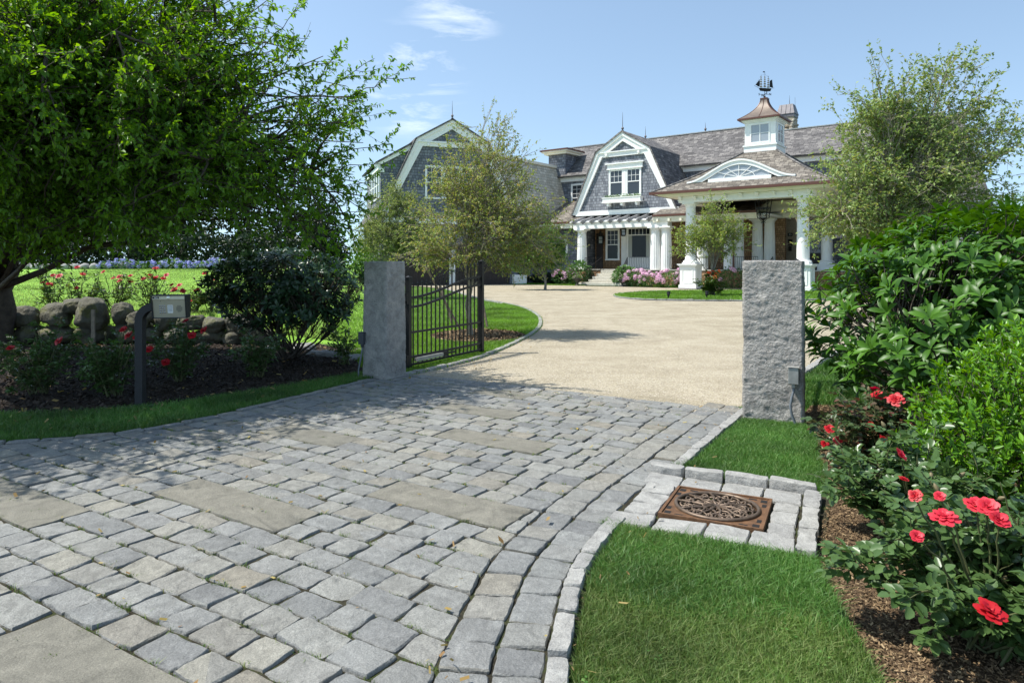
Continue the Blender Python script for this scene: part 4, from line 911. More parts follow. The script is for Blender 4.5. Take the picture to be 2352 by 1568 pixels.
# weather vane
VN = empty('weathervane', (cx, cy, 12.5), R(37), H); VN.scale = (.72, .72, .72)
m = MB(); m.lathe([(.14, 0), (.15, .05), (.06, .1), (.1, .16), (.06, .22), (.025, .26), (.02, .75)], (0, 0, 0), 10)
m.bar((-.42, 0, .36), (.42, 0, .36), .03); m.bar((0, -.42, .36), (0, .42, .36), .03); m.build('pole', M['black'], VN)
def letters(txt, size, loc, rot, mat, parent, name, ext=.01):
    c = bpy.data.curves.new(name, 'FONT'); c.body = txt; c.size = size; c.extrude = ext; c.align_x = 'CENTER'; c.align_y = 'CENTER'; c.materials.append(mat)
    tmp = bpy.data.objects.new('tmp', c); COL.objects.link(tmp); bpy.context.view_layer.update()
    me = bpy.data.meshes.new_from_object(tmp.evaluated_get(bpy.context.evaluated_depsgraph_get())); bpy.data.objects.remove(tmp)
    o = link(name, me, parent, loc, rot); return o
for ch, x, y in (('S', -.5, 0), ('N', .5, 0), ('E', 0, -.5), ('W', 0, .5)): letters(ch, .30, (x, y, .36), (R(90), 0, R(12)), M['black'], VN, 'compass_letter', .015)
m = MB(); m.add([(-.55, 0, .92), (-.42, -.09, .93), (.55, -.09, .88), (.62, 0, .86), (.55, .09, .88), (-.42, .09, .93), (-.42, 0, .68), (.1, -.03, .62), (.52, -.03, .64), (.52, .03, .64), (.1, .03, .62)],
    [(0, 1, 2, 3, 4, 5), (0, 6, 7, 1), (1, 7, 8, 2), (2, 8, 3), (3, 8, 9), (3, 9, 4), (4, 9, 10, 5), (5, 10, 6, 0), (6, 10, 7), (7, 10, 9, 8)])
m.tube([(-.45, 0, .9), (-.95, 0, 1.16)], .014, 5); m.tube([(.5, 0, .9), (.88, 0, .93)], .012, 5); m.build('ship_hull', M['black'], VN)
m = MB()
for x, h in ((-.32, 2.15), (.02, 2.4), (.34, 2.0)): m.tube([(x, 0, .85), (x, 0, h)], .013, 5)
m.tube([(-.95, 0, 1.16), (-.32, 0, 2.1), (.02, 0, 2.2), (.34, 0, 1.95), (.85, 0, .95)], .005, 4)
m.box(-.16, .02, -.008, .008, 2.36, 2.46); m.box(.28, .36, -.006, .006, 1.98, 2.03); m.build('mast', M['black'], VN)
m = MB()
for x, z0, n5, h in ((-.32, .98, 5, .24), (.02, 1.0, 5, .235), (.34, .94, 5, .21)):
    z = z0
    for k in range(n5):
        wd = .15 - .018 * k; hh = h * (1 - .05 * k)
        m.add([(x - wd * .9 - .02, -.05, z), (x + wd * .9 - .02, -.05, z), (x + wd * .4, .06, z + hh * .9), (x - wd * .4, .06, z + hh * .9), (x - wd * .75 - .05, -.1, z + hh * .4), (x + wd * .75 - .05, -.1, z + hh * .4)], [(0, 1, 5, 4), (4, 5, 2, 3)]); z += hh
m.build('square_sail', M['greymetal'], VN, recalc=False)
for pl_, y0 in (([(-.85, 1.22), (-.5, 1.1), (-.45, 1.75)], -.006), ([(-.68, 1.1), (-.45, 1.08), (-.42, 1.6)], .02), ([(.45, 1.02), (.76, .95), (.68, 1.72), (.46, 1.58)], -.006)):
    m = MB(); m.prism(pl_, 'y', y0, y0 + .01); m.build('black_sail', M['black'], VN)
# chimney
m = MB(); m.box(1.55, 2.75, 14.2, 15.4, 10.5, 13.35); rs = np.random.default_rng(3)
ch_rough = 120
for k in range(ch_rough):
    fc = rs.integers(0, 3); u = rs.uniform(0, 1.2); z = rs.uniform(11.3, 13.2); s_ = rs.uniform(.08, .17)
    a = [ (1.55 + u, 14.2 - .01, z), (2.75 + .01, 14.2 + u, z), (1.55 - .01, 14.2 + u, z)][fc]
    m.lathe([(s_ * .3, -s_ * .8), (s_, -s_ * .4), (s_ * 1.05, s_ * .3), (s_ * .4, s_ * .75)], a, 7)
ch = m.build('chimney', M['fieldstone'], H)
m = MB(); m.box(1.5, 2.8, 14.15, 15.45, 13.352, 13.6)
m.add([(1.45, 14.1, 13.602), (2.85, 14.1, 13.602), (2.85, 15.5, 13.602), (1.45, 15.5, 13.602), (1.65, 14.4, 14.4), (2.65, 14.4, 14.4), (2.65, 15.2, 14.4), (1.65, 15.2, 14.4)], [(3,2,1,0),(4,5,6,7),(0,1,5,4),(1,2,6,5),(2,3,7,6),(3,0,4,7)])
for x in (1.8, 2.15, 2.5): m.bar((x, 14.08, 13.61), (x, 14.38, 14.4), .03)
m.tube([(2.3, 14.8, 14.4), (2.3, 14.8, 15.2)], [.03, .006], 6); m.tube([(2.7, 14.9, 14.2), (2.7, 14.9, 15.0)], .01, 5)
m.build('chimney_cap', M['darkmetal'], ch)
# entry behind the porte cochere
for x, y in ((2.05, 7.4), (2.9, 7.4)): column(x, y, 1.2, 4.85, .40, True)
m = MB(); m.box(1.3, 9.0, 7.0, 7.8, 4.85, 5.2); m.build('beam', M['cream'], H)
m = MB(); m.box(3.2, 4.6, 9.2, 9.598, 1.2, 5.6); m.build('entry_wall', M['fieldstone'], H)
m = MB(); m.box(4.6, 6.4, 9.3, 9.5985, 1.2, 5.0); dr = m.build('front_door', M['door'], H)
m = MB(); m.box(4.75, 6.25, 9.27, 9.299, 2.4, 4.6); m.build('door_pane', M['glass'], dr)
m = MB()
def scroll(cx_, cz, r, y, flip=1, turns=1.6, n=22): return [(cx_ + flip * r * (1 - .75 * k / n) * math.cos(turns * 2 * math.pi * k / n), y, cz + r * (1 - .75 * k / n) * math.sin(turns * 2 * math.pi * k / n)) for k in range(n + 1)]
for i in range(3):
    for j in range(4): m.tube(scroll(5.0 + i * .5, 2.65 + j * .5, .21, 9.24, 1 if i % 2 else -1), .018, 4)
m.build('door_grille', M['black'], dr)
hp = MB(); hp.box(3.68, 4.0, 9.15, 9.199, 3.62, 3.86); hpo = hp.build('house_number', M['black'], H)
letters('33', .2, (3.84, 9.145, 3.74), (R(90), 0, 0), M['white'], hpo, 'number_lettering', .004)
m = MB(); m.box(3.7, 4.0, 9.14, 9.199, 2.95, 3.4).box(3.74, 3.96, 9.1, 9.139, 2.55, 2.9); m.build('mail_slot', M['door'], H)
m = MB()
for i in range(6): m.box(3.5, 8.6, 5.4 - i * .35 + .02, 7.1, .2 * (5 - i) + .001, .2 * (6 - i)) if False else m.box(3.2, 6.2, 5.2 + i * .34, 7.2, .2 * i + .001, .2 * (i + 1))
m.build('entry_steps', M['step'], H)
railing((3.25, 7.0, 1.2), (3.1, 5.3, .2), 0, .92)
railing((6.3, 7.0, 1.2), (6.4, 5.3, .2), 0, .92)
m = MB(); m.tube([(1.62, 3.6, .1), (1.62, 3.6, 5.0)], .055, 8); m.build('downpipe', M['gutter'], H)
# --- flat-topped lantern at the far left of the main ridge
m = MB(); m.box(-17.3, -15.5, 9.2, 11.0, 9.5, 11.5); tw = m.build('roof_tower', M['wall'], H)
m = MB(); m.box(-17.6, -15.2, 8.9, 11.3, 11.5, 11.68).box(-17.8, -15.0, 8.7, 11.5, 11.682, 11.8); m.build('tower_cornice', M['cream'], tw)
m = MB(); m.box(-17.9, -14.9, 8.6, 11.6, 11.802, 11.92).box(-17.3, -15.5, 9.2, 11.0, 11.922, 12.02); m.build('tower_roof', M['gutter'], tw)
# connector wing: steep shingled slope facing the court
m = MB(); m.slab([(-15.0, .8, 5.35), (-15.0, 9.4, 5.35), (-16.5, 9.4, 10.3), (-16.5, .8, 10.3)], .14); m.slab([(-16.51, .8, 10.3), (-16.51, 9.4, 10.3), (-18.5, 9.4, 10.5), (-18.5, .8, 10.5)], .14); cn = m.build('connector_roof', M['roofpale'], H)
m = MB(); m.bar((-16.46, .8, 10.37), (-16.46, 9.45, 10.37), .16, .22); m.build('connector_trim', M['cream'], cn)
m = MB(); m.prism([(.8, 0), (9.0, 0), (9.0, 5.3), (.8, 5.3)], 'x', -18, -15.25); m.build('connector_wall', M['wall'], H)

# ------------------------------------------------------------------ garage wing, turned towards the court
G = empty('garage_wing', (-4.66, 53.0, 0), R(19), None)
tag(G, 'garage wing with gambrel gable, brown carriage doors and grey shingles, left of the main house', 'garage')
H_ = H; H = G
def gg(dx, dz=0): return [(-5.9 - dx, 4.9), (-5.45 - dx, 5.5), (-2.8 - dx, 11.1 + dz), (0, 12.72 + dz * 1.5), (2.8 + dx, 11.1 + dz), (5.45 + dx, 5.5), (5.9 + dx, 4.9)]
m = MB(); m.prism(gg(-.25, -.1), 'y', 0, 11); m.build('gable_wall', M['wall'], G)
m = MB(); m.box(-5.4, 5.4, .02, 11, 0, 4.9); m.build('wall', M['wall'], G)
m = MB(); strip(m, gg(0, 0), gg(-.5, -.45), -.14, -.001); strip(m, gg(.05, .05), gg(-.15, -.15), -.22, -.141); m.build('rake_trim', M['white'], G)
g = gg(.10, .10)
m = MB()
for i in range(6): m.slab([(g[i][0], -.3, g[i][1]), (g[i+1][0], -.3, g[i+1][1]), (g[i+1][0], 11, g[i+1][1]), (g[i][0], 11, g[i][1])], .12)
m.build('garage_roof', M['roof'], G)
m = MB(); m.box(-2.5, 2.5, -.12, -.002, 10.62, 11.0).box(-2.7, 2.7, -.24, -.1201, 10.9, 11.02)
for x in (-1.9, 0, 1.9): m.box(x - .09, x + .09, -.22, -.1201, 10.66, 10.88)
m.build('gable_beam', M['white'], G)
m = MB(); m.box(-5.5, 5.5, -.12, -.003, 4.7, 5.1); m.build('gable_band', M['white'], G)
finial(0, -.1, 12.85, 1.4)
for x0, x1 in ((-2.0, -.82), (-.6, .6), (.82, 2.0)): W2('window', x0, x1, 6.7, 9.05, 0, G, 3, 3, head=False)
for x0, x1 in ((-4.3, -.25), (.25, 4.3)):
    m = MB(); m.box(x0, x1, -.06, .0185, 0, 2.7); d_ = m.build('garage_door', M['door'], G)
    m = MB()
    n_ = 12
    for k in range(n_ + 1): xx = x0 + (x1 - x0 - .06) * k / n_; m.box(xx, xx + .05, -.085, -.0605, .05, 2.65)
    m.box(x0, x1, -.10, -.0855, 2.0, 2.14); m.box(x0, x1, -.10, -.0856, .02, .16); m.build('door_boards', M['door'], d_)
m = MB(); m.box(-4.6, -4.31, -.08, .018, 0, 2.72).box(4.31, 4.7, -.08, .018, 0, 2.72).box(-4.6, 4.7, -.1, .018, 2.721, 3.0); m.build('door_surround', M['door'], G); m = MB(); m.box(-.24, .24, -.08, .018, 0, 2.72); m.build('door_post', M['white'], G)
m = MB(); m.box(4.9, 6.0, -.5, .0, 0, .75); m.build('corner_plinth', M['white'], G)
# shed dormer at the left
m = MB(); m.prism([(-5.45, 4.9), (-2.6, 4.9), (-2.6, 11.0), (-5.45, 9.15)], 'y', .35, 8.5); sdm = m.build('dormer_wall', M['wall'], G)
m = MB(); m.slab([(-5.85, .12, 9.28), (-2.7, .12, 11.15), (-2.7, 9.0, 11.15), (-5.85, 9.0, 9.28)], .14); m.build('dormer_roof', M['roof'], G)
m = MB(); m.prism([(-5.9, 8.85), (-5.9, 9.12), (-2.75, 10.98), (-2.75, 10.6)], 'y', .2, .349); m.box(-5.62, -5.451, .36, 8.5, 8.75, 9.05).box(-5.56, -5.15, .27, .3489, 8.55, 8.86); m.build('dormer_trim', M['white'], G)
for k in range(4):
    y0 = .9 + k * 1.35
    f = MB(); f.box(-5.52, -5.451, y0 - .14, y0, 6.7, 8.7).box(-5.52, -5.451, y0 + 1.0, y0 + 1.14, 6.7, 8.7).box(-5.53, -5.451, y0 - .14, y0 + 1.14, 6.58, 6.7)
    fo = f.build('dormer_window', M['white'], G); p = MB(); p.box(-5.47, -5.452, y0, y0 + 1.0, 6.7, 8.7); p.build('pane', M['glass'], fo)
    s_ = MB(); s_.box(-5.5, -5.471, y0, y0 + 1, 7.66, 7.74); s_.build('sash', M['white'], fo)
H = H_
# hanging and wall lanterns
def lantern(wpos, s, label, group=None, ornate=False):
    t = empty('lantern', wpos); tag(t, label, 'lantern', group)
    m = MB(); hw0, hw1, hh = (.42, .27, 1.25) if ornate else (.2, .14, .5)
    hw0 *= s; hw1 *= s; hh *= s
    for sx, sy in ((-1, -1), (1, -1), (1, 1), (-1, 1)): m.bar((sx*hw0, sy*hw0, hh), (sx*hw1, sy*hw1, 0), .04 * s)
    for z, w_ in ((hh, hw0), (0, hw1), (hh * .5, (hw0 + hw1) / 2)):
        for a, b in (((-1, -1), (1, -1)), ((1, -1), (1, 1)), ((1, 1), (-1, 1)), ((-1, 1), (-1, -1))): m.bar((a[0]*w_, a[1]*w_, z), (b[0]*w_, b[1]*w_, z), .035 * s)
    if ornate:
        for sy in (-1, 1):
            for sx in (-1, 1):
                for z in (.2, .62, 1.0): m.tube(scroll(sx * .16 * s, z * s, .14 * s, sy * (hw1 + (hw0 - hw1) * z / 1.25), sx, 1.4, 14), .016 * s, 4)
        m.lathe([(.2*s, -.02), (.05*s, -.15*s), (.07*s, -.2*s), (.02*s, -.36*s)], (0, 0, 0), 8)
        for sx in (-1, 1): m.tube([(sx*hw1, 0, 0), (sx*.16*s, 0, -.12*s), (sx*.07*s, 0, -.24*s), (sx*.15*s, 0, -.3*s)], .018*s, 5)
        m.tube([(0, 0, hh), (0, 0, hh + .35)], .02, 5)
    else:
        m.lathe([(hw0 * 1.25, hh + .001), (hw0 * .6, hh * 1.3), (hw0 * .25, hh * 1.5), (hw0 * .3, hh * 1.6), (.01, hh * 1.75)], (0, 0, 0), 8); m.lathe([(hw1 * 1.1, -.06*s), (hw1*1.1, -.002)], (0, 0, 0), 8)
        m.tube([(0, 0, hh * 1.7), (0, 0, hh * 2.6)], .012, 5)
    m.build('lantern_cage', M['black'], t)
    if not ornate:
        g_ = MB(); g_.box(-hw1*.8, hw1*.8, -hw1*.8, hw1*.8, .02, hh * .9); g_.build('lantern_glass', M['glasslight'], t)
    c_ = MB(); c_.tube([(0, 0, .05), (0, 0, .3 * s)], .025 * s, 6); c_.build('candle', M['paper'], t)
    return t
def HP(x, y, z): 
    a = R(-37); return (11.63 + x * math.cos(a) - y * math.sin(a), 44.6 + x * math.sin(a) + y * math.cos(a), z)
l0 = lantern(HP(4.3, 1.3, 4.5), 1.0, 'big ornate black scrollwork lantern hanging under the columned carriage porch', ornate=True); l0.rotation_euler = (0, 0, R(-37))
l1 = lantern(HP(-7.7, 5.4, 3.85), 1.0, 'small black lantern hanging from the porch ceiling in front of the picture window')
l2 = lantern(HP(-10.75, 7.15, 3.3), 1.25, 'black wall lantern on the brown shingles beside the porch side window')
# ------------------------------------------------------------------ granite gate pillars
def fbm(p, o=4):
    a = 0; f = 1; w = 1
    for _ in range(o): a += w * mnoise.noise(p * f); f *= 2.1; w *= 0.5
    return a
def rough_block(name, w, d, h, amp, seed, parent, mat, res=0.03, taper=0.0, bow=0.0):
    bm = bmesh.new(); bmesh.ops.create_cube(bm, size=1)
    for e_ax, L_ in ((0, w), (1, d), (2, h)):
        ed = [e for e in bm.edges if abs((e.verts[0].co - e.verts[1].co)[e_ax]) > 1e-6]
        bmesh.ops.subdivide_edges(bm, edges=ed, cuts=max(3, int(L_ / res)), use_grid_fill=True)
    off = Vector((seed * 7.3, seed * 3.1, 0))
    for v in bm.verts:
        x, y, z = v.co; t = z + .5; face = [abs(x) > .499, abs(y) > .499, abs(z) > .499]
        p = Vector((x * w * (1 + taper * (1 - t)), y * d * (1 + taper * (1 - t)), t * h))
        n = Vector((math.copysign(1, x) if face[0] else 0, math.copysign(1, y) if face[1] else 0, math.copysign(1, z) if face[2] else 0)).normalized()
        edge = sum(face) > 1
        q = Vector((p.x, p.y, p.z * 1.35)); k = fbm(q * 8 + off, 4) * amp * .55 + fbm(q * 27 + off, 3) * amp * .42 + fbm(p * 1.6 + off, 2) * amp * .8
        if edge: k -= amp * 1.1
        if face[2] and t > .5: k *= .5
        v.co = p + n * k
    me = bpy.data.meshes.new(name); bm.to_mesh(me); bm.free(); me.polygons.foreach_set('use_smooth', np.ones(len(me.polygons), bool)); me.materials.append(mat)
    return link(name, me, parent)
def jbox(parent, x, y, z, mat, kind):
    m = MB(); m.box(-.05, .05, -.075, 0, -.085, .085).box(-.058, .058, -.085, 0.0, .086, .094).box(-.018, .018, -.06, -.02, -.125, -.0855)
    o = m.build('junction_box', mat, parent, bevel=.004, loc=(x, y, z)); return o
PR = empty('granite_pillar', (2.80, 7.30, -.06), R(-25)); tag(PR, 'rough grey granite gate pillar with pale metal junction box, beside the rhododendron', 'gate pillar', 'granite gate pillars')
rough_block('stone', .60, .36, 1.74, .014, 2, PR, M['pillar'], .014)
jbox(PR, .205, -.19, .56, M['greymetal'], 0)
m = MB(); m.tube([(.205, -.225, .44), (.205, -.23, .40), (.19, -.24, .34), (.175, -.25, .25), (.19, -.25, .16), (.22, -.24, .08), (.225, -.235, -.02)], .014, 8); m.build('conduit', M['conduit'], PR, smooth=True)
PL = empty('granite_pillar', (-1.87, 10.02, -.06), R(-32)); tag(PL, 'rough grey granite gate pillar dappled with leaf shade, beside the open iron gate', 'gate pillar', 'granite gate pillars')
rough_block('stone', .44, .42, 1.74, .013, 5, PL, M['pillar'], .016, taper=.06)
jbox(PL, -.215, -.20, .62, M['darkgrey'], 0)
m = MB(); m.tube([(-.215, -.235, .5), (-.22, -.24, .42), (-.24, -.25, .3), (-.27, -.26, .16), (-.25, -.27, .02), (-.23, -.27, -.03)], .013, 8); m.build('conduit', M['conduit'], PL, smooth=True)

# ------------------------------------------------------------------ iron gates
def iron_gate(loc, rz, L_, label, flip=False, hinge_out=.22):
    g = empty('iron_gate', (*loc, 0), rz); tag(g, label, 'gate', 'iron driveway gates')
    def post(x, z0, z1, w=.075):
        m = MB(); m.box(x - w/2, x + w/2, -w/2, w/2, z0, z1 - .045).box(x - w*.62, x + w*.62, -w*.62, w*.62, z1 - .0445, z1 - .025)
        m.add([(x - w/2, -w/2, z1 - .024), (x + w/2, -w/2, z1 - .024), (x + w/2, w/2, z1 - .024), (x - w/2, w/2, z1 - .024), (x, 0, z1)], [(0,1,4), (1,2,4), (2,3,4), (3,0,4), (3,2,1,0)])
        m.build('gate_post', M['black'], g, bevel=0)
    post(0, -.01, 1.46); post(L_, -.01, 1.72)
    top = lambda t: 1.11 + .29 * (3 * t * t - 2 * t ** 3)
    def rail(f, h, name='rail'):
        n = 24; m = MB(); pts = [(.038 + (L_ - .076) * k / n, f(k / n)) for k in range(n + 1)]
        for k in range(n): 
            (x0, z0), (x1, z1) = pts[k], pts[k+1]; m.prism([(x0, z0 - h/2), (x1, z1 - h/2), (x1, z1 + h/2), (x0, z0 + h/2)], 'y', -.02, .02)
        m.build(name, M['black'], g, uv=False)
    rail(top, .035); rail(lambda t: top(t) - .15, .035)
    for z in (.05, .17, .56): rail(lambda t, z=z: z, .032)
    N = 17
    for k in range(N):
        x = L_ * (k + 1) / (N + 1); zt = top((k + 1) / (N + 1)) + .26 + .03 * k / N
        m = MB(); m.box(x - .009, x + .009, -.009, .009, .0495, zt - .10)
        m.lathe([(.012, zt - .10), (.02, zt - .095), (.02, zt - .085), (.010, zt - .078), (.017, zt - .055), (.002, zt)], (x, 0, 0), 6); m.build('picket', M['black'], g)
    for z in (.12, 1.10):
        m = MB(); m.box(-.085, -.038, -.035, .035, z - .09, z + .09).box(-hinge_out, -.0851, -.03, .03, z - .04, z + .04).box(-hinge_out, -hinge_out + .02, -.06, .06, z - .08, z + .08); m.build('hinge', M['black'], g)
    return g
gl_ = iron_gate((-1.63, 10.75), math.atan2(1.95, 1.06), 2.22, 'open black iron gate leaf with swooping top rails beside the dappled pillar')
m = MB(); m.box(.12, .85, -.085, -.022, .10, .155); m.build('opener_arm', M['greymetal'], gl_); m = MB(); m.box(.85, .98, -.08, -.024, .09, .165).tube([(.98, -.05, .128), (1.25, -.05, .128)], .014, 8); m.build('opener_motor', M['black'], gl_)
iron_gate((3.02, 7.60), math.atan2(1.88, .93), 2.1, 'open black iron gate leaf half hidden behind the rough pillar with the pale box')

# ------------------------------------------------------------------ entry phone on its gooseneck post
IC = empty('entry_phone', (-4.30, 7.90, -.03), 0); tag(IC, 'black gooseneck post with silver keypad entry phone in the grass strip', 'entry phone')
m = MB(); m.box(-.13, .13, -.13, .13, 0, .03); m.build('base_plate', M['blacktex'], IC, bevel=.004)
m = MB(); m.bar((0, 0, .03), (0, 0, 1.02), .088, .088, up=(0, 1, 0))
cpts = [(.16 - .16 * math.cos(a), 0, 1.02 + .16 * math.sin(a)) for a in [math.pi / 2 * k / 10 for k in range(11)]] + [(.22, 0, 1.18)]
vs = []; fs = []
for k, p in enumerate(cpts):
    a = math.pi / 2 * min(k, 10) / 10; nx, nz = -math.cos(a) , math.sin(a)
    for s_, y in ((1, -1), (1, 1), (-1, 1), (-1, -1)): vs.append((p[0] + nx * .044 * s_, y * .0441, p[2] + nz * .044 * s_))
for k in range(len(cpts) - 1):
    for i in range(4): fs.append((4*k+i, 4*k+(i+1) % 4, 4*k+4+(i+1) % 4, 4*k+4+i))
m.add(vs, fs); pst = m.build('post', M['blacktex'], IC)
BX = empty('keypad_box', (.36, -.02, 1.18), R(14), IC)
m = MB()   # hooded housing: side walls slope back towards the bottom
side = [(-.12, .13), (.13, .13), (.13, -.13), (-.05, -.13)]
m.prism(side, 'x', -.185, -.17); m.prism(side, 'x', .17, .185); m.box(-.186, .186, -.125, .131, .1305, .138); m.box(-.169, .169, .10, .13, -.13, .13); m.prism([(-.05, -.13), (.13, -.13), (.13, -.12), (-.046, -.12)], 'x', -.1695, .1695)
m.build('housing', M['blacktex'], BX)
def on_face(mm, x0, x1, t0, t1, lift0, lift1):
    """box on the sloping face plate; t measured down the face"""
    A0 = Vector((0, -.095, .09)); D = Vector((0, .062, -.21)).normalized(); Nn = Vector((0, -D.z * -1, D.y * -1)); Nn = Vector((0, D.z, -D.y)); 
    if Nn.y > 0: Nn = -Nn
    vs = []
    for l in (lift0, lift1):
        for (x, t) in ((x0, t0), (x1, t0), (x1, t1), (x0, t1)): p = A0 + D * t + Nn * l; vs.append((x, p.y, p.z))
    mm.add(vs, [(0,1,2,3), (7,6,5,4), (0,4,5,1), (1,5,6,2), (2,6,7,3), (3,7,4,0)])
m = MB(); on_face(m, -.169, .169, 0, .219, -.01, 0); fp = m.build('face_plate', M['steel'], BX)
m = MB(); m.box(-.1685, .1685, -.112, -.10, .092, .1295); m.build('door_plate', M['steel'], BX)
for r in range(4):
    for c in range(3):
        m = MB(); on_face(m, -.105 + c * .024, -.088 + c * .024, .07 + r * .027, .087 + r * .027, .0005, .006); m.build('key', M['chrome'], BX, bevel=.002)
m = MB(); on_face(m, -.018, .038, .068, .165, .0005, .003); pcard = m.build('name_card', M['paper'], BX)
m = MB()
for k in range(5): on_face(m, -.01, .03, .078 + k * .015, .0815 + k * .015, .0031, .0036)
m.build('card_lines', M['conduit'], pcard)
m = MB()
for k in range(9): on_face(m, .085 - (.012 if 2 <= k <= 6 else 0), .125 + (.012 if 2 <= k <= 6 else 0), .075 + k * .009, .0785 + k * .009, .0005, .0012)
m.build('speaker_slots', M['darkgrey'], BX)
m = MB(); m.box(-.165, -.098, -.1145, -.1125, .101, .121); lp = m.build('logo_plate', M['black'], BX); letters('DKS', .020, (-.128, -.115, .1105), (R(90), 0, 0), M['paper'], BX, 'logo_lettering', .0004)
m = MB(); m.lathe([(.017, 0), (.017, .006), (.009, .008)], (0, 0, 0), 14); m.build('lock', M['chrome'], BX, loc=(0.0, -.1121, .110), rot=(R(90), 0, 0))
m = MB(); m.lathe([(.004, 0), (.004, .002)], (0, 0, 0), 8); m.build('camera_hole', M['black'], BX, loc=(-.085, -.094, .07), rot=(R(75), 0, 0))

# wooden stake with a garden lamp at its foot
SK = empty('wooden_stake', (*site(214, 862), -.03)); tag(SK, 'thin weathered wooden stake upright in the mulch before the boulder wall', 'stake')
m = MB(); m.box(-.025, .025, -.012, .012, 0, 1.0); m.build('post', M['stake'], SK)
# ------------------------------------------------------------------ cast drain grate
DG = empty('drain_grate', (*FC, 0), R(-26)); tag(DG, 'rusty cast iron drain grate with raised oval scrollwork, set in pale granite', 'drain grate')
gw, gd = .325, .305
m = MB(); m.box(-gw, gw, -gd, gd, -.05, -.035); m.build('drain_pit', M['hole'], DG)
m = MB(); fr = .10
nseg = 64
import itertools
# flat frame: rectangle outside, oval opening, with slots in the corners
def oval(r, n=nseg): return [(r * math.cos(2 * math.pi * k / n), r * .955 * math.sin(2 * math.pi * k / n)) for k in range(n)]
o_ = oval(.262)
def rect_pt(a):
    c, s_ = math.cos(a), math.sin(a); k = min(gw / max(abs(c), 1e-6), gd / max(abs(s_), 1e-6)); return (c * k, s_ * k)
ang = sorted([2 * math.pi * k / nseg for k in range(nseg)] + [math.atan2(gd, gw), math.pi - math.atan2(gd, gw), math.pi + math.atan2(gd, gw), 2 * math.pi - math.atan2(gd, gw)])
n = len(ang)
vs = [(*rect_pt(a), .012) for a in ang] + [(.262 * math.cos(a), .250 * math.sin(a), .012) for a in ang] + [(*rect_pt(a), -.03) for a in ang] + [(.262 * math.cos(a), .250 * math.sin(a), -.03) for a in ang]
fs = []
for i in range(n):
    j = (i + 1) % n; fs += [(i, j, n + j, n + i), (2*n+i, 2*n+j, j, i), (n+i, n+j, 3*n+j, 3*n+i)]
m.add(vs, fs)
m.box(-gw, gw, -gd, -gd + .018, .0125, .022).box(-gw, gw, gd - .018, gd, .0125, .022).box(-gw, -gw + .018, -gd + .0181, gd - .0181, .0125, .022).box(gw - .018, gw, -gd + .0181, gd - .0181, .0125, .022)
fr_ = m.build('frame', M['rust'], DG)
for sx in (-1, 1):
    for sy in (-1, 1):
        for (x0, x1, y0, y1) in ((.255, .297, .215, .268), (.272, .300, .125, .178), (.175, .228, .247, .270)):
            m = MB(); m.box(*sorted((sx * x0, sx * x1)), *sorted((sy * y0, sy * y1)), .0126, .0135); m.build('slot', M['hole'], fr_)
m = MB(); rp = oval(.268, 48); m.tube([(*p, .018) for p in rp] + [(*rp[0], .018)], .014, 8, cap=False); m.build('oval_rim', M['bronze'], DG, smooth=True)
m = MB()
def sc2(cx_, cy_, r, a0, turns, flip, z, n=26): return [(cx_ + r * (1 - .72 * k / n) * math.cos(a0 + flip * turns * 2 * math.pi * k / n), cy_ + r * (1 - .72 * k / n) * math.sin(a0 + flip * turns * 2 * math.pi * k / n), z + .006 * math.sin(k * .6)) for k in range(n + 1)]
for k in range(10):
    a = 2 * math.pi * k / 10
    for (rr, r, tn, fl, da) in ((.075, .042, 1.2, 1, 0), (.15, .05, 1.35, -1, .12), (.205, .045, 1.3, 1, -.14), (.215, .035, 1.2, -1, .2)):
        m.tube(sc2(rr * math.cos(a + da), rr * .955 * math.sin(a + da), r, a + math.pi + da * 3, tn, fl, .012), [.0085 * (1 - .4 * q / 26) for q in range(27)], 6)
    m.tube([(.02 * math.cos(a), .02 * math.sin(a), .018), (.1 * math.cos(a + .1), .1 * math.sin(a + .1), .02), (.18 * math.cos(a - .08), .175 * math.sin(a - .08), .015), (.258 * math.cos(a + .02), .247 * math.sin(a + .02), .02)], [.011, .009, .008, .008], 6)
m.lathe([(.035, .01), (.04, .018), (.02, .026), (.005, .03)], (0, 0, 0), 12)
m.build('scrollwork', M['bronze'], DG, smooth=True)
# ------------------------------------------------------------------ boulder wall along the terrace
BWALL = empty('boulder_wall', (-7.5, 14.3, 0)); tag(BWALL, 'dry stone wall of big rounded mossy boulders holding up the lawn', 'stone wall')
def boulder(name, c, r, seed, parent, mat, sub=3):
    bm = bmesh.new(); bmesh.ops.create_icosphere(bm, subdivisions=sub + 1, radius=1)
    for v in bm.verts:
        p = v.co.copy(); k = 1 + .26 * mnoise.noise(p * 1.1 + Vector((seed * 3.7, seed, 0))) + .11 * mnoise.noise(p * 3.3 + Vector((seed, 5, 0)))
        q = Vector([math.copysign(abs(a) ** .82, a) for a in p]) * k
        v.co = Vector((q.x * r[0], q.y * r[1], q.z * r[2]))
    me = bpy.data.meshes.new(name); bm.to_mesh(me); bm.free(); me.polygons.foreach_set('use_smooth', np.ones(len(me.polygons), bool)); me.materials.append(mat)
    return link(name, me, parent, c, (0, 0, seed * 1.3))
def zz3(x, y, d): # zoom-3 reading to metres relative to the wall
    px, py = x / 1.568 * .5742, (900 + y / 1.568) * .5742; return ((px - 1176) / 1568 * d, 1.65 + (605 - py) / 1568 * d)
DW = 14.25
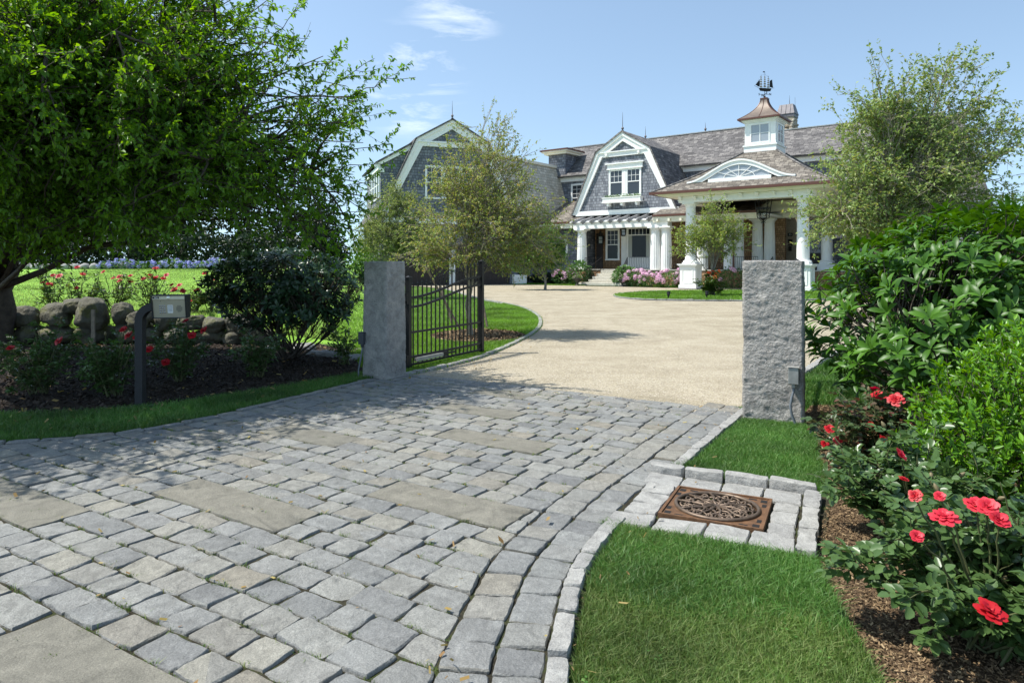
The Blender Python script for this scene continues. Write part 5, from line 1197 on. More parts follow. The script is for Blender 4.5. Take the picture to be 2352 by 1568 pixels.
for i, (x0, x1, y0, y1) in enumerate([(95, 235, 520, 640), (235, 450, 495, 640), (395, 510, 470, 560), (455, 705, 462, 640), (700, 825, 495, 625), (795, 980, 540, 640), (970, 1085, 545, 655), (1125, 1265, 570, 660), (1250, 1420, 585, 675), (1410, 1550, 565, 680), (1495, 1640, 590, 695),
        (240, 460, 635, 735), (485, 720, 630, 745), (720, 900, 620, 730), (890, 1010, 640, 725), (1010, 1200, 650, 740), (1200, 1400, 660, 745), (1400, 1540, 665, 745), (120, 250, 625, 730), (-120, 100, 520, 650), (-140, 120, 640, 740), (1590, 1700, 660, 740)]):
    a = zz3(x0, y1, DW); b = zz3(x1, y0, DW)
    rx, rz = (b[0] - a[0]) / 2 * 1.08, (b[1] - a[1]) / 2 * 1.12
    boulder('boulder', ((a[0] + b[0]) / 2 + 7.5, rng.uniform(-.06, .06), (a[1] + b[1]) / 2), (rx, max(.24, rz * .9), rz), i + 1, BWALL, M['boulder'])
for i, (px, py, r) in enumerate(((700, 800, .26), (765, 815, .22), (810, 822, .15), (720, 812, .16), (640, 800, .2))):
    c = site(px, py); b = boulder('edging_rock', (c[0], c[1], .0), (r * 1.4, r * .8, r * .4), 40 + i, None, M['kerb']); tag(b, ['broad pale flat rock bedded at the foot of the dark multi-stemmed shrub', 'pale flat rock beside the bare small shrub near the pillar', 'smallest pale rock next to the dappled gate pillar', 'small pale rock between two larger flat rocks under the shrub', 'pale rock at the end of the boulder wall'][i], 'rock', 'pale rocks under the shrub')
# low distant stone wall
LW = empty('low_stone_wall', (-30, 45, 0)); tag(LW, 'long low grey stone wall at the far edge of the bright lawn', 'stone wall')
for i in range(17): boulder('wall_stone', (-5 + i * .62, rng.uniform(-.05, .05), 1.30 + .12), (.36, .3, .24), 60 + i, LW, M['kerb'], 1)
# urns by the steps, uplights on the island
for i, (x, y, lab) in enumerate(((-9.35, 1.25, 'dark footed urn planter left of the granite house steps'), (-5.7, 1.45, 'dark footed urn planter right of the granite house steps'))):
    u = empty('urn', HP(x, y, .0)); tag(u, lab, 'urn', 'urns beside the steps')
    m = MB(); m.lathe([(.2, 0), (.2, .06), (.08, .1), (.07, .18), (.2, .3), (.27, .45), (.3, .5), (.33, .52), (.33, .56)], (0, 0, 0), 16); m.build('urn_body', M['terracotta'], u, smooth=True)
for i, (px, py, lab) in enumerate(((1535, 688, 'black spot lamp on the island lawn left of the orange roses'), (1623, 687, 'black spot lamp on the island lawn between the orange roses and the pillar'))):
    c = site(px, py); u = empty('spot_lamp', (*c, .03)); tag(u, lab, 'spot lamp', 'spot lamps on the island')
    m = MB(); m.tube([(0, 0, 0), (0, 0, .18)], .03, 6); m.build('lamp_stake', M['black'], u); m = MB(); m.tube([(0, -.02, .16), (.03, .06, .32)], [.06, .09], 10); m.build('lamp_head', M['black'], u)
# ------------------------------------------------------------------ foliage tools
def norm(v): return v / (np.linalg.norm(v, axis=-1, keepdims=True) + 1e-9)
def leaf_mesh(pos, axis, up, L_, wr=0.5, kind='fold', droop=0.15, fold=0.25):
    """pos,axis,up: (n,3); one small blade per row"""
    n = len(pos); ax = norm(axis); sd_ = norm(np.cross(ax, up)); nn = np.cross(sd_, ax); L_ = np.broadcast_to(np.asarray(L_, float), n)[:, None]; w = L_ * wr / 2
    def P(t, s, h): return pos + ax * (L_ * t) + sd_ * (w * s) + nn * (L_ * h)
    if kind == 'fold':
        v = [P(0, 0, 0), P(.38, -1, fold * wr), P(.42, 0, -.02), P(.38, 1, fold * wr), P(1, 0, -droop), P(.75, -.6, fold * wr * .6 - droop * .5), P(.75, .6, fold * wr * .6 - droop * .5)]
        T = [(0, 2, 4, 5, 1), (0, 3, 6, 4, 2)]; k = 7
    elif kind == 'flat':
        v = [P(0, 0, 0), P(.45, -1, fold * wr), P(1, 0, -droop), P(.45, 1, fold * wr)]; T = [(0, 2, 1), (0, 3, 2)]; k = 4
    elif kind == 'round':
        v = [P(0, 0, 0), P(.22, -.8, fold*wr*.8), P(.55, -1, fold*wr), P(.85, -.55, fold*wr*.4 - droop*.6), P(1, 0, -droop), P(.85, .55, fold*wr*.4 - droop*.6), P(.55, 1, fold*wr), P(.22, .8, fold*wr*.8), P(.5, 0, -.01)]
        T = [(0, 8, 4, 3, 2, 1), (0, 7, 6, 5, 4, 8)]; k = 9
    else:  # long: four stations along a drooping blade
        st_ = [(0, .12, 0), (.28, .8, .03), (.6, 1, .0), (.86, .62, -droop * .55), (1, .04, -droop)]
        v = []
        for t, s, h in st_: v += [P(t, -s, h + fold * wr * s * .5), P(t, 0, h), P(t, s, h + fold * wr * s * .5)]
        T = []
        for i in range(4): T += [(3*i, 3*i+1, 3*i+4, 3*i+3), (3*i+1, 3*i+2, 3*i+5, 3*i+4)]
        k = 15
    V = np.stack(v, 1).reshape(-1, 3); base = np.arange(n)[:, None] * k
    return V, [np.concatenate([base + np.array(t) for t in T])]
def leaves_obj(name, parts, mat, parent=None, smooth=True):
    Vs = []; Fs = []; o = 0
    for V, F in parts: Vs.append(V); Fs += [f + o for f in F]; o += len(V)
    return link(name, raw_mesh(name, np.concatenate(Vs), Fs, mat, smooth), parent)
def rand_dirs(n): return norm(rng.normal(0, 1, (n, 3)))
class Wood:
    """batched tapering tubes"""
    def __init__(s): s.V = []; s.F = []; s.k = 0
    def tube(s, pts, r, n=5):
        pts = np.asarray(pts, float); m = len(pts); d = np.gradient(pts, axis=0); d = norm(d); ref = np.array([.31, .87, .37]); u = norm(np.cross(d, ref)); w = np.cross(d, u)
        a = 2 * np.pi * np.arange(n) / n; r = np.broadcast_to(np.asarray(r, float), m)
        V = pts[:, None] + (u[:, None] * np.cos(a)[None, :, None] + w[:, None] * np.sin(a)[None, :, None]) * r[:, None, None]
        i = np.arange(m - 1)[:, None] * n; j = np.arange(n)[None]; jn = (j + 1) % n
        s.F.append(np.stack([i + j, i + jn, i + n + jn, i + n + j], -1).reshape(-1, 4) + s.k); s.V.append(V.reshape(-1, 3)); s.k += m * n
    def build(s, name, mat, parent): return link(name, raw_mesh(name, np.concatenate(s.V), s.F, mat, True), parent)
def curve(a, b, k=6, bow=0.12, up=0.0):
    a = np.asarray(a, float); b = np.asarray(b, float); L_ = np.linalg.norm(b - a); off = rng.normal(0, bow * L_, 3); off[2] += up * L_
    t = np.linspace(0, 1, k)[:, None]; return a + (b - a) * t + off * (4 * t * (1 - t)) * .5 + rng.normal(0, .012 * L_, (k, 3)) * (t * (1 - t) * 4)
def vol(ells, n, hollow=0.0, gaps=0.0, gscale=1.0, zmin=None):
    out = []; w = np.array([e[3] * e[4] * e[5] for e in ells]); w = w / w.sum(); tot = 0
    while tot < n:
        k = rng.choice(len(ells), n * 2, p=w); e = np.array(ells)[k]; u = rand_dirs(n * 2) * (rng.uniform(hollow ** 3, 1, (n * 2, 1)) ** (1 / 3)); p = e[:, :3] + u * e[:, 3:6]
        if gaps:
            g = np.array([mnoise.noise(Vector(q * gscale)) for q in p]); p = p[g > -0.55 + gaps]
        if zmin is not None: p = p[p[:, 2] > zmin]
        out.append(p); tot += len(p)
    return np.concatenate(out)[:n]
def tree(name, label, cat, base, trunk_h, trunk_r, ells, n_limb, n_sub, n_twig, leaf, mats, twig_len=.45, per_twig=8, gaps=0.3, gscale=.8, lean=(0, 0), hollow=.3, up=.25, droop=0, group=None, wr=.5, kind='flat', zmin=None, trunk_n=8, twig_r=.004, fork=.5, extra=None, rot=0, twig_wood=True, limb_z=None, spread=.5):
    root = empty(name, (base[0], base[1], base[2] if len(base) > 2 else -.04)); tag(root, label, cat, group)
    b0 = np.array([base[0], base[1], root.location.z]); rel = [(e[0] - b0[0], e[1] - b0[1], e[2] - b0[2], *e[3:]) for e in ells]
    wd = Wood(); top = np.array([lean[0], lean[1], trunk_h]); tr = curve((0, 0, 0), top, 7, .03)
    flare = trunk_r * np.array([1.5, 1.12, 1.0, .95, .9, .86, .8]); wd.tube(tr, flare, 10)
    tips = vol(rel, n_limb * n_sub, hollow, gaps, gscale, zmin)
    lc = vol([(e[0], e[1], e[2], e[3]*.62, e[4]*.62, e[5]*.62) for e in rel], n_limb, .2, zmin=limb_z)
    # limbs
    limbs = []
    for c in lc:
        s_ = tr[rng.integers(int(7 * fork), 7)]; L_ = curve(s_, c, 8, .10, up); r0 = trunk_r * rng.uniform(.22, .42); wd.tube(L_, r0 * np.array([1, .78, .6, .46, .36, .28, .22, .16]), 6); limbs.append((L_, r0))
    d2 = ((tips[:, None] - lc[None]) ** 2).sum(-1); near = d2.argmin(1)
    P_, A_ , U_ = [], [], []
    for tip, li in zip(tips, near):
        L_, r0 = limbs[li]; k = rng.integers(2, 8); sb = curve(L_[k], tip, 6, .10, up * .6); wd.tube(sb, np.linspace(max(.006, r0 * .28), .005, 6), 4)
        dirn = norm((tip - L_[k])[None])[0]
        for q in range(n_twig):
            t = rng.uniform(.25, 1); st_ = sb[min(5, int(t * 5))] + (sb[min(5, int(t * 5) + 1)] - sb[min(5, int(t * 5))]) * (t * 5 % 1)
            dr = norm((dirn * .8 + rng.normal(0, spread, 3) + np.array([0, 0, .25 * up - droop]))[None])[0]; ln = twig_len * rng.uniform(.5, 1.3)
            tw = curve(st_, st_ + dr * ln, 4, .1, .1 - droop)
            if twig_wood: wd.tube(tw, [twig_r, twig_r * .8, twig_r * .6, twig_r * .4], 3)
            nl = max(2, int(per_twig * rng.uniform(.6, 1.3))); tt = rng.uniform(.15, 1, nl) * 2.999; ii = tt.astype(int); pp = tw[ii] + (tw[ii + 1] - tw[ii]) * (tt - ii)[:, None]
            P_.append(pp); A_.append(norm(dr * .5 + rng.normal(0, .75, (nl, 3)) + np.array([0, 0, -.15 - droop])))
    P_ = np.concatenate(P_); A_ = np.concatenate(A_); n = len(P_); up_ = norm(rng.normal(0, .55, (n, 3)) + np.array([0, 0, 1]))
    sz = leaf * rng.uniform(.6, 1.25, n)
    leaves_obj('crown', [leaf_mesh(P_, A_, up_, sz, wr, kind, .12, .3)], mats[1], root)
    wd.build('trunk', mats[0], root)
    return root, n

# ------------------------------------------------------------------ the big tree at the left
rng = np.random.default_rng(21)
bt = (-10.55, 13.9)
ELL = [(-6.3, 9.6, 3.9, 2.6, 2.2, 1.75), (-4.4, 9.0, 3.3, 1.55, 1.6, 1.30), (-5.2, 8.7, 2.65, 1.9, 1.2, .80), (-7.6, 10.6, 2.9, 2.2, 1.4, 1.05), (-4.9, 9.2, 4.7, 2.0, 1.9, 1.4), (-6.6, 7.1, 4.0, 1.7, 1.5, 1.2), (-3.3, 9.3, 2.75, 1.0, 1.0, .85), (-8.5, 11.6, 4.4, 2.0, 1.8, 1.6), (-6.4, 9.2, 2.5, 1.8, 1.2, .7), (-3.05, 9.4, 3.5, 1.15, 1.1, 1.2), (-2.75, 9.6, 2.5, .95, .9, .8), (-8.4, 11.0, 2.3, 1.6, 1.2, .6), (-6.3, 5.9, 4.2, 1.5, 1.3, .9), (-4.7, 7.6, 3.9, 1.25, 1.1, 1.1)]
big, nleaf = tree('crabapple_tree', 'large leafy crab apple tree with a dark crown overhanging the rose bed at left', 'tree', bt, 2.4, .27, ELL, 66, 28, 11, .080, (M['bark'], M['bigleaf']), twig_len=.50, per_twig=11, gaps=.28, gscale=.8, hollow=.25, up=.12, droop=.12, kind='fold', zmin=1.66, lean=(.5, -.4), limb_z=2.75)
# long free shoots reaching out over the drive
def shoots(root, specs, leaf, mat_w, mat_l, per=16, rad=.010, name='shoots'):
    b0 = np.array(root.location); wd = Wood(); P_, A_ = [], []
    for a, b, sag, nb in specs:
        c = curve(np.array(a) - b0, np.array(b) - b0, 12, .04, sag); wd.tube(c, np.linspace(rad * 1.6, .003, 12), 4); runs = [c]
        for _ in range(nb):
            k = rng.integers(3, 11); d = norm((c[k + (1 if k < 11 else 0)] - c[k - 1] + rng.normal(0, .22, 3) + np.array([0, 0, .1]))[None])[0]; s_ = curve(c[k], c[k] + d * rng.uniform(.25, .7), 6, .08); wd.tube(s_, np.linspace(rad * .6, .002, 6), 3); runs.append(s_)
        for c_ in runs:
            m = len(c_); nl = int(per * (1.6 if m > 6 else 1)); t = rng.uniform(.15, 1, nl) * (m - 1.001); i = t.astype(int); P_.append(c_[i] + (c_[i+1] - c_[i]) * (t - i)[:, None]); d = norm(c_[i+1] - c_[i]); A_.append(norm(d * .6 + rng.normal(0, .6, (nl, 3)) + np.array([0, 0, -.35])))
    P_ = np.concatenate(P_); A_ = np.concatenate(A_); n = len(P_)
    leaves_obj('shoot_leaves', [leaf_mesh(P_, A_, norm(rng.normal(0, .5, (n, 3)) + np.array([0, 0, 1])), leaf * rng.uniform(.6, 1.2, n), .42, 'fold', .2, .3)], mat_l, root); wd.build('shoot', mat_w, root)
def at(px, py, d): return ((px - 1176) / 1568 * d, d, 1.65 + (605 - py) / 1568 * d)
shoots(big, [(at(640, 330, 9.6), at(955, 178, 8.9), .10, 5), (at(620, 330, 9.6), at(860, 135, 9.0), .10, 7), (at(560, 260, 9.4), at(715, 70, 9.0), .05, 7), (at(520, 200, 9.3), at(690, 10, 9.0), .05, 7), (at(640, 420, 9.8), at(900, 330, 9.2), .06, 6),
             (at(600, 400, 9.8), at(850, 250, 9.2), .08, 7), (at(640, 380, 9.6), at(830, 215, 9.0), .06, 7), (at(640, 470, 9.8), at(860, 420, 9.4), .03, 8), (at(650, 500, 9.8), at(850, 480, 9.5), -.02, 8), (at(480, 150, 9.2), at(600, -30, 8.8), .05, 6),
             (at(640, 440, 9.5), at(905, 375, 9.2), .05, 5), (at(660, 300, 9.6), at(780, 110, 9.2), .05, 6), (at(600, 300, 9.4), at(840, 290, 9.0), .1, 7)], .075, M['bark'], M['bigleaf'], 26, .007)
print('big tree leaves', nleaf)

# ------------------------------------------------------------------ young trees
rng = np.random.default_rng(22)
ct = (-0.98, 15.9)
ctree, n_ = tree('pear_tree', 'young round-headed tree with olive and rusty leaves, held by wooden stakes behind the open gate', 'tree', ct, 2.2, .058,
     [(-0.62, 15.9, 2.55, 2.05, 1.6, 1.10), (-.70, 15.9, 3.6, 1.45, 1.2, 1.1), (-.6, 15.9, 4.55, .85, .75, .8), (-1.85, 15.9, 1.95, 1.0, .9, .65), (.45, 15.9, 1.85, 1.05, .9, .65)], 42, 15, 6, .060, (M['palebark'], M['paleleaf']), twig_len=.36, per_twig=9, gaps=.32, gscale=1.5, up=.22, kind='flat', wr=.5, fork=.45, hollow=.25, zmin=1.1, twig_r=.0035)
for i, (px, py, px2, py2, lab) in enumerate(((1062, 762, 975, 610, 'long grey wooden tree stake leaning left beside the young tree'), (1040, 745, 1010, 655, 'short grey wooden tree stake between the gate pickets'), (1120, 752, 1098, 640, 'wooden tree stake close to the trunk by the gate end post'))):
    c = site(px, py); d = c[1]; t_ = ((px2 - 1176) / 1568 * d, d + .1, 1.65 + (605 - py2) / 1568 * d); s0 = empty('tree_stake', (*c, 0)); tag(s0, lab, 'tree stake', 'stakes round the young tree')
    m = MB(); m.bar((0, 0, -.03), (t_[0] - c[0], t_[1] - c[1], t_[2]), .045); m.build('pole', M['stake'], s0)
lt = (-6.1, 33.0)
tree('olive_tree', 'smaller grey-green tree left of the olive leaved tree, before the garage', 'tree', lt, 1.6, .08, [(-5.6, 33, 3.8, 1.9, 1.5, 1.6), (-4.7, 33, 2.7, 1.7, 1.4, 1.0), (-6.6, 33, 2.6, 1.6, 1.2, 1.2), (-5.4, 33, 5.0, 1.0, .9, .8)], 24, 13, 8, .11, (M['greybark'], M['greyleaf']), twig_len=.5, per_twig=8, gaps=.2, gscale=.8, kind='flat')
gb = (2.1, 43.0)
tree('round_shrub_tree', 'bright green bushy small tree behind the olive tree, near the oval window', 'tree', gb, 1.0, .08, [(1.9, 43, 2.9, 1.8, 1.4, 1.35), (.7, 43, 2.2, 1.6, 1.2, 1.1), (2.6, 43, 1.8, 1.0, 1.0, 1.0)], 20, 12, 8, .15, (M['greybark'], M['midleaf']), twig_len=.5, per_twig=8, gaps=.05, kind='flat')
it = (10.2, 34.6)
tree('crabapple_sapling', 'slim young tree with sparse leaves on the round island lawn before the porch', 'tree', it, 2.3, .075, [(10.0, 34.6, 2.9, 1.75, 1.5, 1.05), (10.35, 34.6, 4.1, 1.1, .9, 1.0), (8.8, 34.6, 2.7, .9, .8, .8), (11.2, 34.6, 3.0, 1.1, .8, 1.1)], 20, 11, 6, .11, (M['greybark'], M['sapling']), twig_len=.5, per_twig=7, gaps=.3, gscale=.8, kind='flat', fork=.4, hollow=.3, up=.3)
rt = (10.2, 19.0)
tree('pear_tree', 'broad pale-leaved tree with many thin branches rising behind the big rhododendron at right', 'tree', rt, 1.9, .12, [(10.9, 19, 4.2, 2.6, 2.0, 2.0), (9.3, 19, 3.3, 1.5, 1.5, 1.6), (11.8, 19, 6.0, 1.9, 1.5, 1.6), (10.3, 19, 6.0, 1.4, 1.2, 1.6), (13.0, 19, 4.4, 1.7, 1.5, 1.7), (8.75, 18.6, 2.6, .9, 1.0, .9), (10.6, 18.6, 2.6, 1.8, 1.3, 1.0), (12.3, 19, 7.2, .6, .6, .8)], 50, 15, 7, .092, (M['palebark'], M['silverleaf']), twig_len=.52, per_twig=9, gaps=.34, gscale=.9, up=.4, kind='flat', fork=.35, hollow=.25, twig_r=.004, wr=.6)
# trees beyond
def far_tree(c, h, r, label, mat, leaf=.3, name='evergreen_tree', n=1500, conical=False):
    root = empty(name, (c[0], c[1], c[2])); tag(root, label, 'tree', 'trees beyond the lawn')
    k = 9; cs = [(rng.normal(0, r * .35), rng.normal(0, r * .35), h * rng.uniform(.10, .85), r * rng.uniform(.4, .75), r * rng.uniform(.4, .75), h * rng.uniform(.14, .24)) for _ in range(k)] if not conical else [(0, 0, h * (.12 + .085 * i), r * (1 - .09 * i), r * (1 - .09 * i), h * .1) for i in range(10)]
    p = vol(cs, n, .55, .1, .5); a = rand_dirs(n) + np.array([0, 0, -.2]); leaves_obj('crown', [leaf_mesh(p, a, norm(rng.normal(0, .6, (n, 3)) + np.array([0, 0, 1])), leaf * rng.uniform(.6, 1.3, n), .6, 'flat')], mat, root)
    wd = Wood(); wd.tube(curve((0, 0, 0), (0, 0, h * .7), 5, .02), np.linspace(r * .09, r * .03, 5), 6); wd.build('trunk', M['bark'], root)
rng = np.random.default_rng(23)
FT = [(-46, 62, 8, 5), (-40, 60, 7, 4.5), (-34.5, 62, 8.5, 5), (-29, 60, 7, 4.6), (-24, 62, 8, 4.4), (-19.5, 60, 7.5, 4)]
for i, (x, y, h, r) in enumerate(FT):
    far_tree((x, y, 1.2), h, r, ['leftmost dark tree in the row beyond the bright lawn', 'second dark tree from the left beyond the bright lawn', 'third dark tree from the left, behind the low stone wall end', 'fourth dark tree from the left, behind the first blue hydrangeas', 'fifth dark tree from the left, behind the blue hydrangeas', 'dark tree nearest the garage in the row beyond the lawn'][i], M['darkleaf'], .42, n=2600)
hd = empty('hedge', (-30, 52, 1.2)); tag(hd, 'long dark clipped hedge behind the blue hydrangeas and low stone wall', 'hedge')
p = np.stack([rng.uniform(-17, 14, 9000), rng.uniform(-.8, .8, 9000), rng.uniform(0, 2.6, 9000)], -1); p[:, 2] += .25 * np.sin(p[:, 0] * 1.3) * (p[:, 2] > 1.6)
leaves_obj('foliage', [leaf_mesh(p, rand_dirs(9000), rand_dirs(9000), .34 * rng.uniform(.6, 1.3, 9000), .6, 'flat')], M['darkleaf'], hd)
far_tree((-14.5, 52, .6), 7.2, 2.6, 'dark conifer close to the left corner of the garage wing', M['darkleaf'], .3, 'conifer', 3600, True)
far_tree((-11.0, 50, .3), 3.4, 1.4, 'low green bush at the left corner of the garage wing', M['midleaf'], .2, 'bush', 1600)
far_tree((26.5, 36, 0), 5.8, 2.6, 'green tree at the far right edge behind the rhododendron', M['midleaf'], .16, 'broadleaf_tree', 5200)
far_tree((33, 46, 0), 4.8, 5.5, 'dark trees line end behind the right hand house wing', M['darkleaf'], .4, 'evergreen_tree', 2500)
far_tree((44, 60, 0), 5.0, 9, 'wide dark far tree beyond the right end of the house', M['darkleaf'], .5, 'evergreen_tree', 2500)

# ------------------------------------------------------------------ rhododendrons
def rhododendron(name, label, base, ells, n_whorl, leaf, mat, wood_n, n_leaf=8, cat='shrub', stems=14, zmin=.15, facing=None, lift=.25, stem_r=.022):
    root = empty(name, (base[0], base[1], -.03)); tag(root, label, cat); b0 = np.array([base[0], base[1], -.03])
    rel = [(e[0] - b0[0], e[1] - b0[1], e[2] + .03, *e[3:]) for e in ells]; tips = vol(rel, n_whorl, .72, .12, 1.2, zmin)
    wd = Wood(); cen = np.mean([r[:3] for r in rel], 0)
    forks = vol([(e[0], e[1], e[2] * .75, e[3]*.7, e[4]*.7, e[5]*.6) for e in rel], stems, .2); st_ = []
    for f in forks: c = curve(rng.normal(0, .08, 3) * np.array([1, 1, 0]), f, 8, .1, -.12); wd.tube(c, np.linspace(stem_r * rng.uniform(.8, 1.3), stem_r * .45, 8), 6); st_.append(c)
    near = ((tips[:, None] - forks[None]) ** 2).sum(-1).argmin(1); P_, A_, U_ = [], [], []
    for tip, k in zip(tips, near):
        sb = curve(st_[k][rng.integers(4, 8)], tip, 5, .08, -.08); wd.tube(sb, np.linspace(stem_r * .35, .005, 5), 4)
        loc_c = cen; out = tip - loc_c; out[2] = max(out[2], 0) * .8; dr = norm((norm(out[None])[0] * .75 + np.array([0, 0, .75]) + rng.normal(0, .25, 3))[None])[0]
        e1 = norm(np.cross(dr, [0.3, .9, .1])[None])[0]; e2 = np.cross(dr, e1); nl = n_leaf + rng.integers(-2, 3); a0 = rng.uniform(0, 6.28)
        for j in range(nl):
            a = a0 + 2 * np.pi * j / nl + rng.normal(0, .2); ring = j % 3; el = lift + .22 * ring + rng.normal(0, .12)
            A_.append(norm(((e1 * np.cos(a) + e2 * np.sin(a)) * np.cos(el) + dr * np.sin(el))[None])[0]); U_.append(dr + rng.normal(0, .1, 3)); P_.append(tip + A_[-1] * .01 - dr * .012 * (2 - ring))
    P_ = np.array(P_); A_ = np.array(A_); U_ = norm(np.array(U_)); n = len(P_)
    leaves_obj('foliage', [leaf_mesh(P_, A_, U_, leaf * rng.uniform(.65, 1.2, n), .36, 'long', .16, .35)], mat, root); wd.build('stem', M['bark'], root); return root
rng = np.random.default_rng(24)
rhododendron('rhododendron', 'large glossy green rhododendron filling the bed behind the right pillar', (5.2, 7.9), [(4.28, 7.2, 1.02, 1.2, 1.1, .84), (5.4, 7.9, 1.32, 1.6, 1.3, 1.0), (4.0, 6.7, .62, .72, .7, .55), (6.9, 8.3, 1.35, 1.6, 1.3, .98), (4.5, 6.3, .78, .85, .8, .62), (5.8, 6.9, 1.0, 1.2, .9, .88), (4.7, 7.4, 1.45, .95, .8, .62)], 1600, .150, M['rhodo'], 14, 9, zmin=.18)
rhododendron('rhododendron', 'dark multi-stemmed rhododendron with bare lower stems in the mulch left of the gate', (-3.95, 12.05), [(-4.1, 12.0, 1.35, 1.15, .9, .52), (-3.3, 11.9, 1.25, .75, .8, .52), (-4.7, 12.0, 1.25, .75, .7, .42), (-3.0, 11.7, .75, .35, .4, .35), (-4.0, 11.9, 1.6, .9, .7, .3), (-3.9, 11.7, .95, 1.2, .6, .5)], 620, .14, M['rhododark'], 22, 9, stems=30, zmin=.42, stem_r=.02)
# ------------------------------------------------------------------ bright clipped evergreen at the right
def sprig_bush(name, label, base, ells, n, leaf, mat, cat='shrub', length=.16, per=16):
    root = empty(name, (base[0], base[1], -.03)); tag(root, label, cat); b0 = np.array([base[0], base[1], -.03]); rel = [(e[0]-b0[0], e[1]-b0[1], e[2]+.03, *e[3:]) for e in ells]
    tips = vol(rel, n, .86, .0, 1.5, .08); cen = np.mean([r[:3] for r in rel], 0); wd = Wood(); P_, A_, U_ = [], [], []
    for t in tips:
        j = np.argmin([np.linalg.norm((t - np.array(r[:3])) / np.array(r[3:])) for r in rel]); o = (t - np.array(rel[j][:3])) / np.array(rel[j][3:]); d = norm((o * .8 + np.array([0, 0, .75]) + rng.normal(0, .28, 3))[None])[0]; ln = length * rng.uniform(.6, 1.3)
        a = t - d * ln; wd.tube(np.array([a - d * ln * .5, a, t]), [.003, .0025, .0015], 3); k = per + rng.integers(-3, 4); s_ = rng.uniform(-.4, 1, k); ph = np.arange(k) * 2.4 + rng.uniform(0, 6)
        e1 = norm(np.cross(d, [.3, .9, .1])[None])[0]; e2 = np.cross(d, e1); rad = e1 * np.cos(ph)[:, None] + e2 * np.sin(ph)[:, None]
        P_.append(a + d * (s_ * ln)[:, None]); A_.append(norm(rad * .75 + d * .75 + rng.normal(0, .12, (k, 3)))); U_.append(np.repeat(d[None], k, 0) + rng.normal(0, .15, (k, 3)))
    for _ in range(16):
        c = curve(rng.normal(0, .06, 3) * np.array([1, 1, 0]), vol([(e[0], e[1], e[2], e[3]*.7, e[4]*.7, e[5]*.7) for e in rel], 1, .5)[0], 6, .08); wd.tube(c, np.linspace(.014, .004, 6), 5)
    P_ = np.concatenate(P_); A_ = np.concatenate(A_); U_ = norm(np.concatenate(U_)); n_ = len(P_)
    leaves_obj('foliage', [leaf_mesh(P_, A_, U_, leaf * rng.uniform(.65, 1.2, n_), .42, 'fold', .05, .25)], mat, root); wd.build('stem', M['bark'], root); return root
sprig_bush('inkberry_bush', 'dense bright green small-leaved evergreen bush at the right edge above the roses', (3.75, 4.7), [(3.35, 4.55, .62, .62, .62, .50), (3.95, 4.75, .80, .75, .7, .56), (4.2, 4.3, .6, .8, .7, .5), (2.98, 4.5, .42, .42, .45, .34), (3.45, 4.15, .38, .55, .5, .36)], 1900, .054, M['inkberry'], length=.19)
# ------------------------------------------------------------------ roses
def bloom_mesh(name, mat, r=.04, layers=4, seed=0, openness=1.0):
    rs = np.random.default_rng(seed); V = []; F = []; k = 0
    for ly in range(layers):
        n = 3 + 2 * ly if ly else 3; rad = r * (.22 + .26 * ly); el = R(78 - 20 * ly * openness)
        for j in range(n):
            a = 2 * np.pi * (j + .5 * (ly % 2)) / n + rs.normal(0, .15); w = rad * (1.25 if ly < 2 else .95) * 1.1; h = r * (.75 + .12 * ly) * rs.uniform(.85, 1.15)
            c, s_ = math.cos(a), math.sin(a); rows = []
            for ti, (t, wf, curl) in enumerate(((0, .35, 0), (.4, .95, .0), (.78, 1.05, .06), (1, .7, .28))):
                rr = rad * .25 + h * t * math.cos(el) + curl * r * openness; zz_ = h * t * math.sin(el) - curl * r * .55
                for u in (-1, 0, 1):
                    tw = u * w * wf * .5; bulge = -abs(u) * r * .16
                    rows.append(((rr + bulge) * c - tw * s_, (rr + bulge) * s_ + tw * c, zz_ + rs.normal(0, r * .03) + (r*.04 if u == 0 and ti == 3 else 0)))
            V += rows
            for i in range(3):
                for q in range(2): F.append((k+3*i+q, k+3*i+q+1, k+3*i+q+4, k+3*i+q+3))
            k += 12
    return raw_mesh(name, V, [np.array(F)], mat, True)
BL = {c: [bloom_mesh('bloom', M[c], .042, 4, i, o) for i, o in enumerate((1.0, .75, 1.15))] for c in ('red', 'coral', 'orange')}
def bud_mesh():
    m = MB(); m.lathe([(.003, -.012), (.009, -.004), (.011, .006), (.006, .02), (.001, .028)], (0, 0, 0), 7); return m.mesh('bud', M['bud'], True)
BUD = bud_mesh()
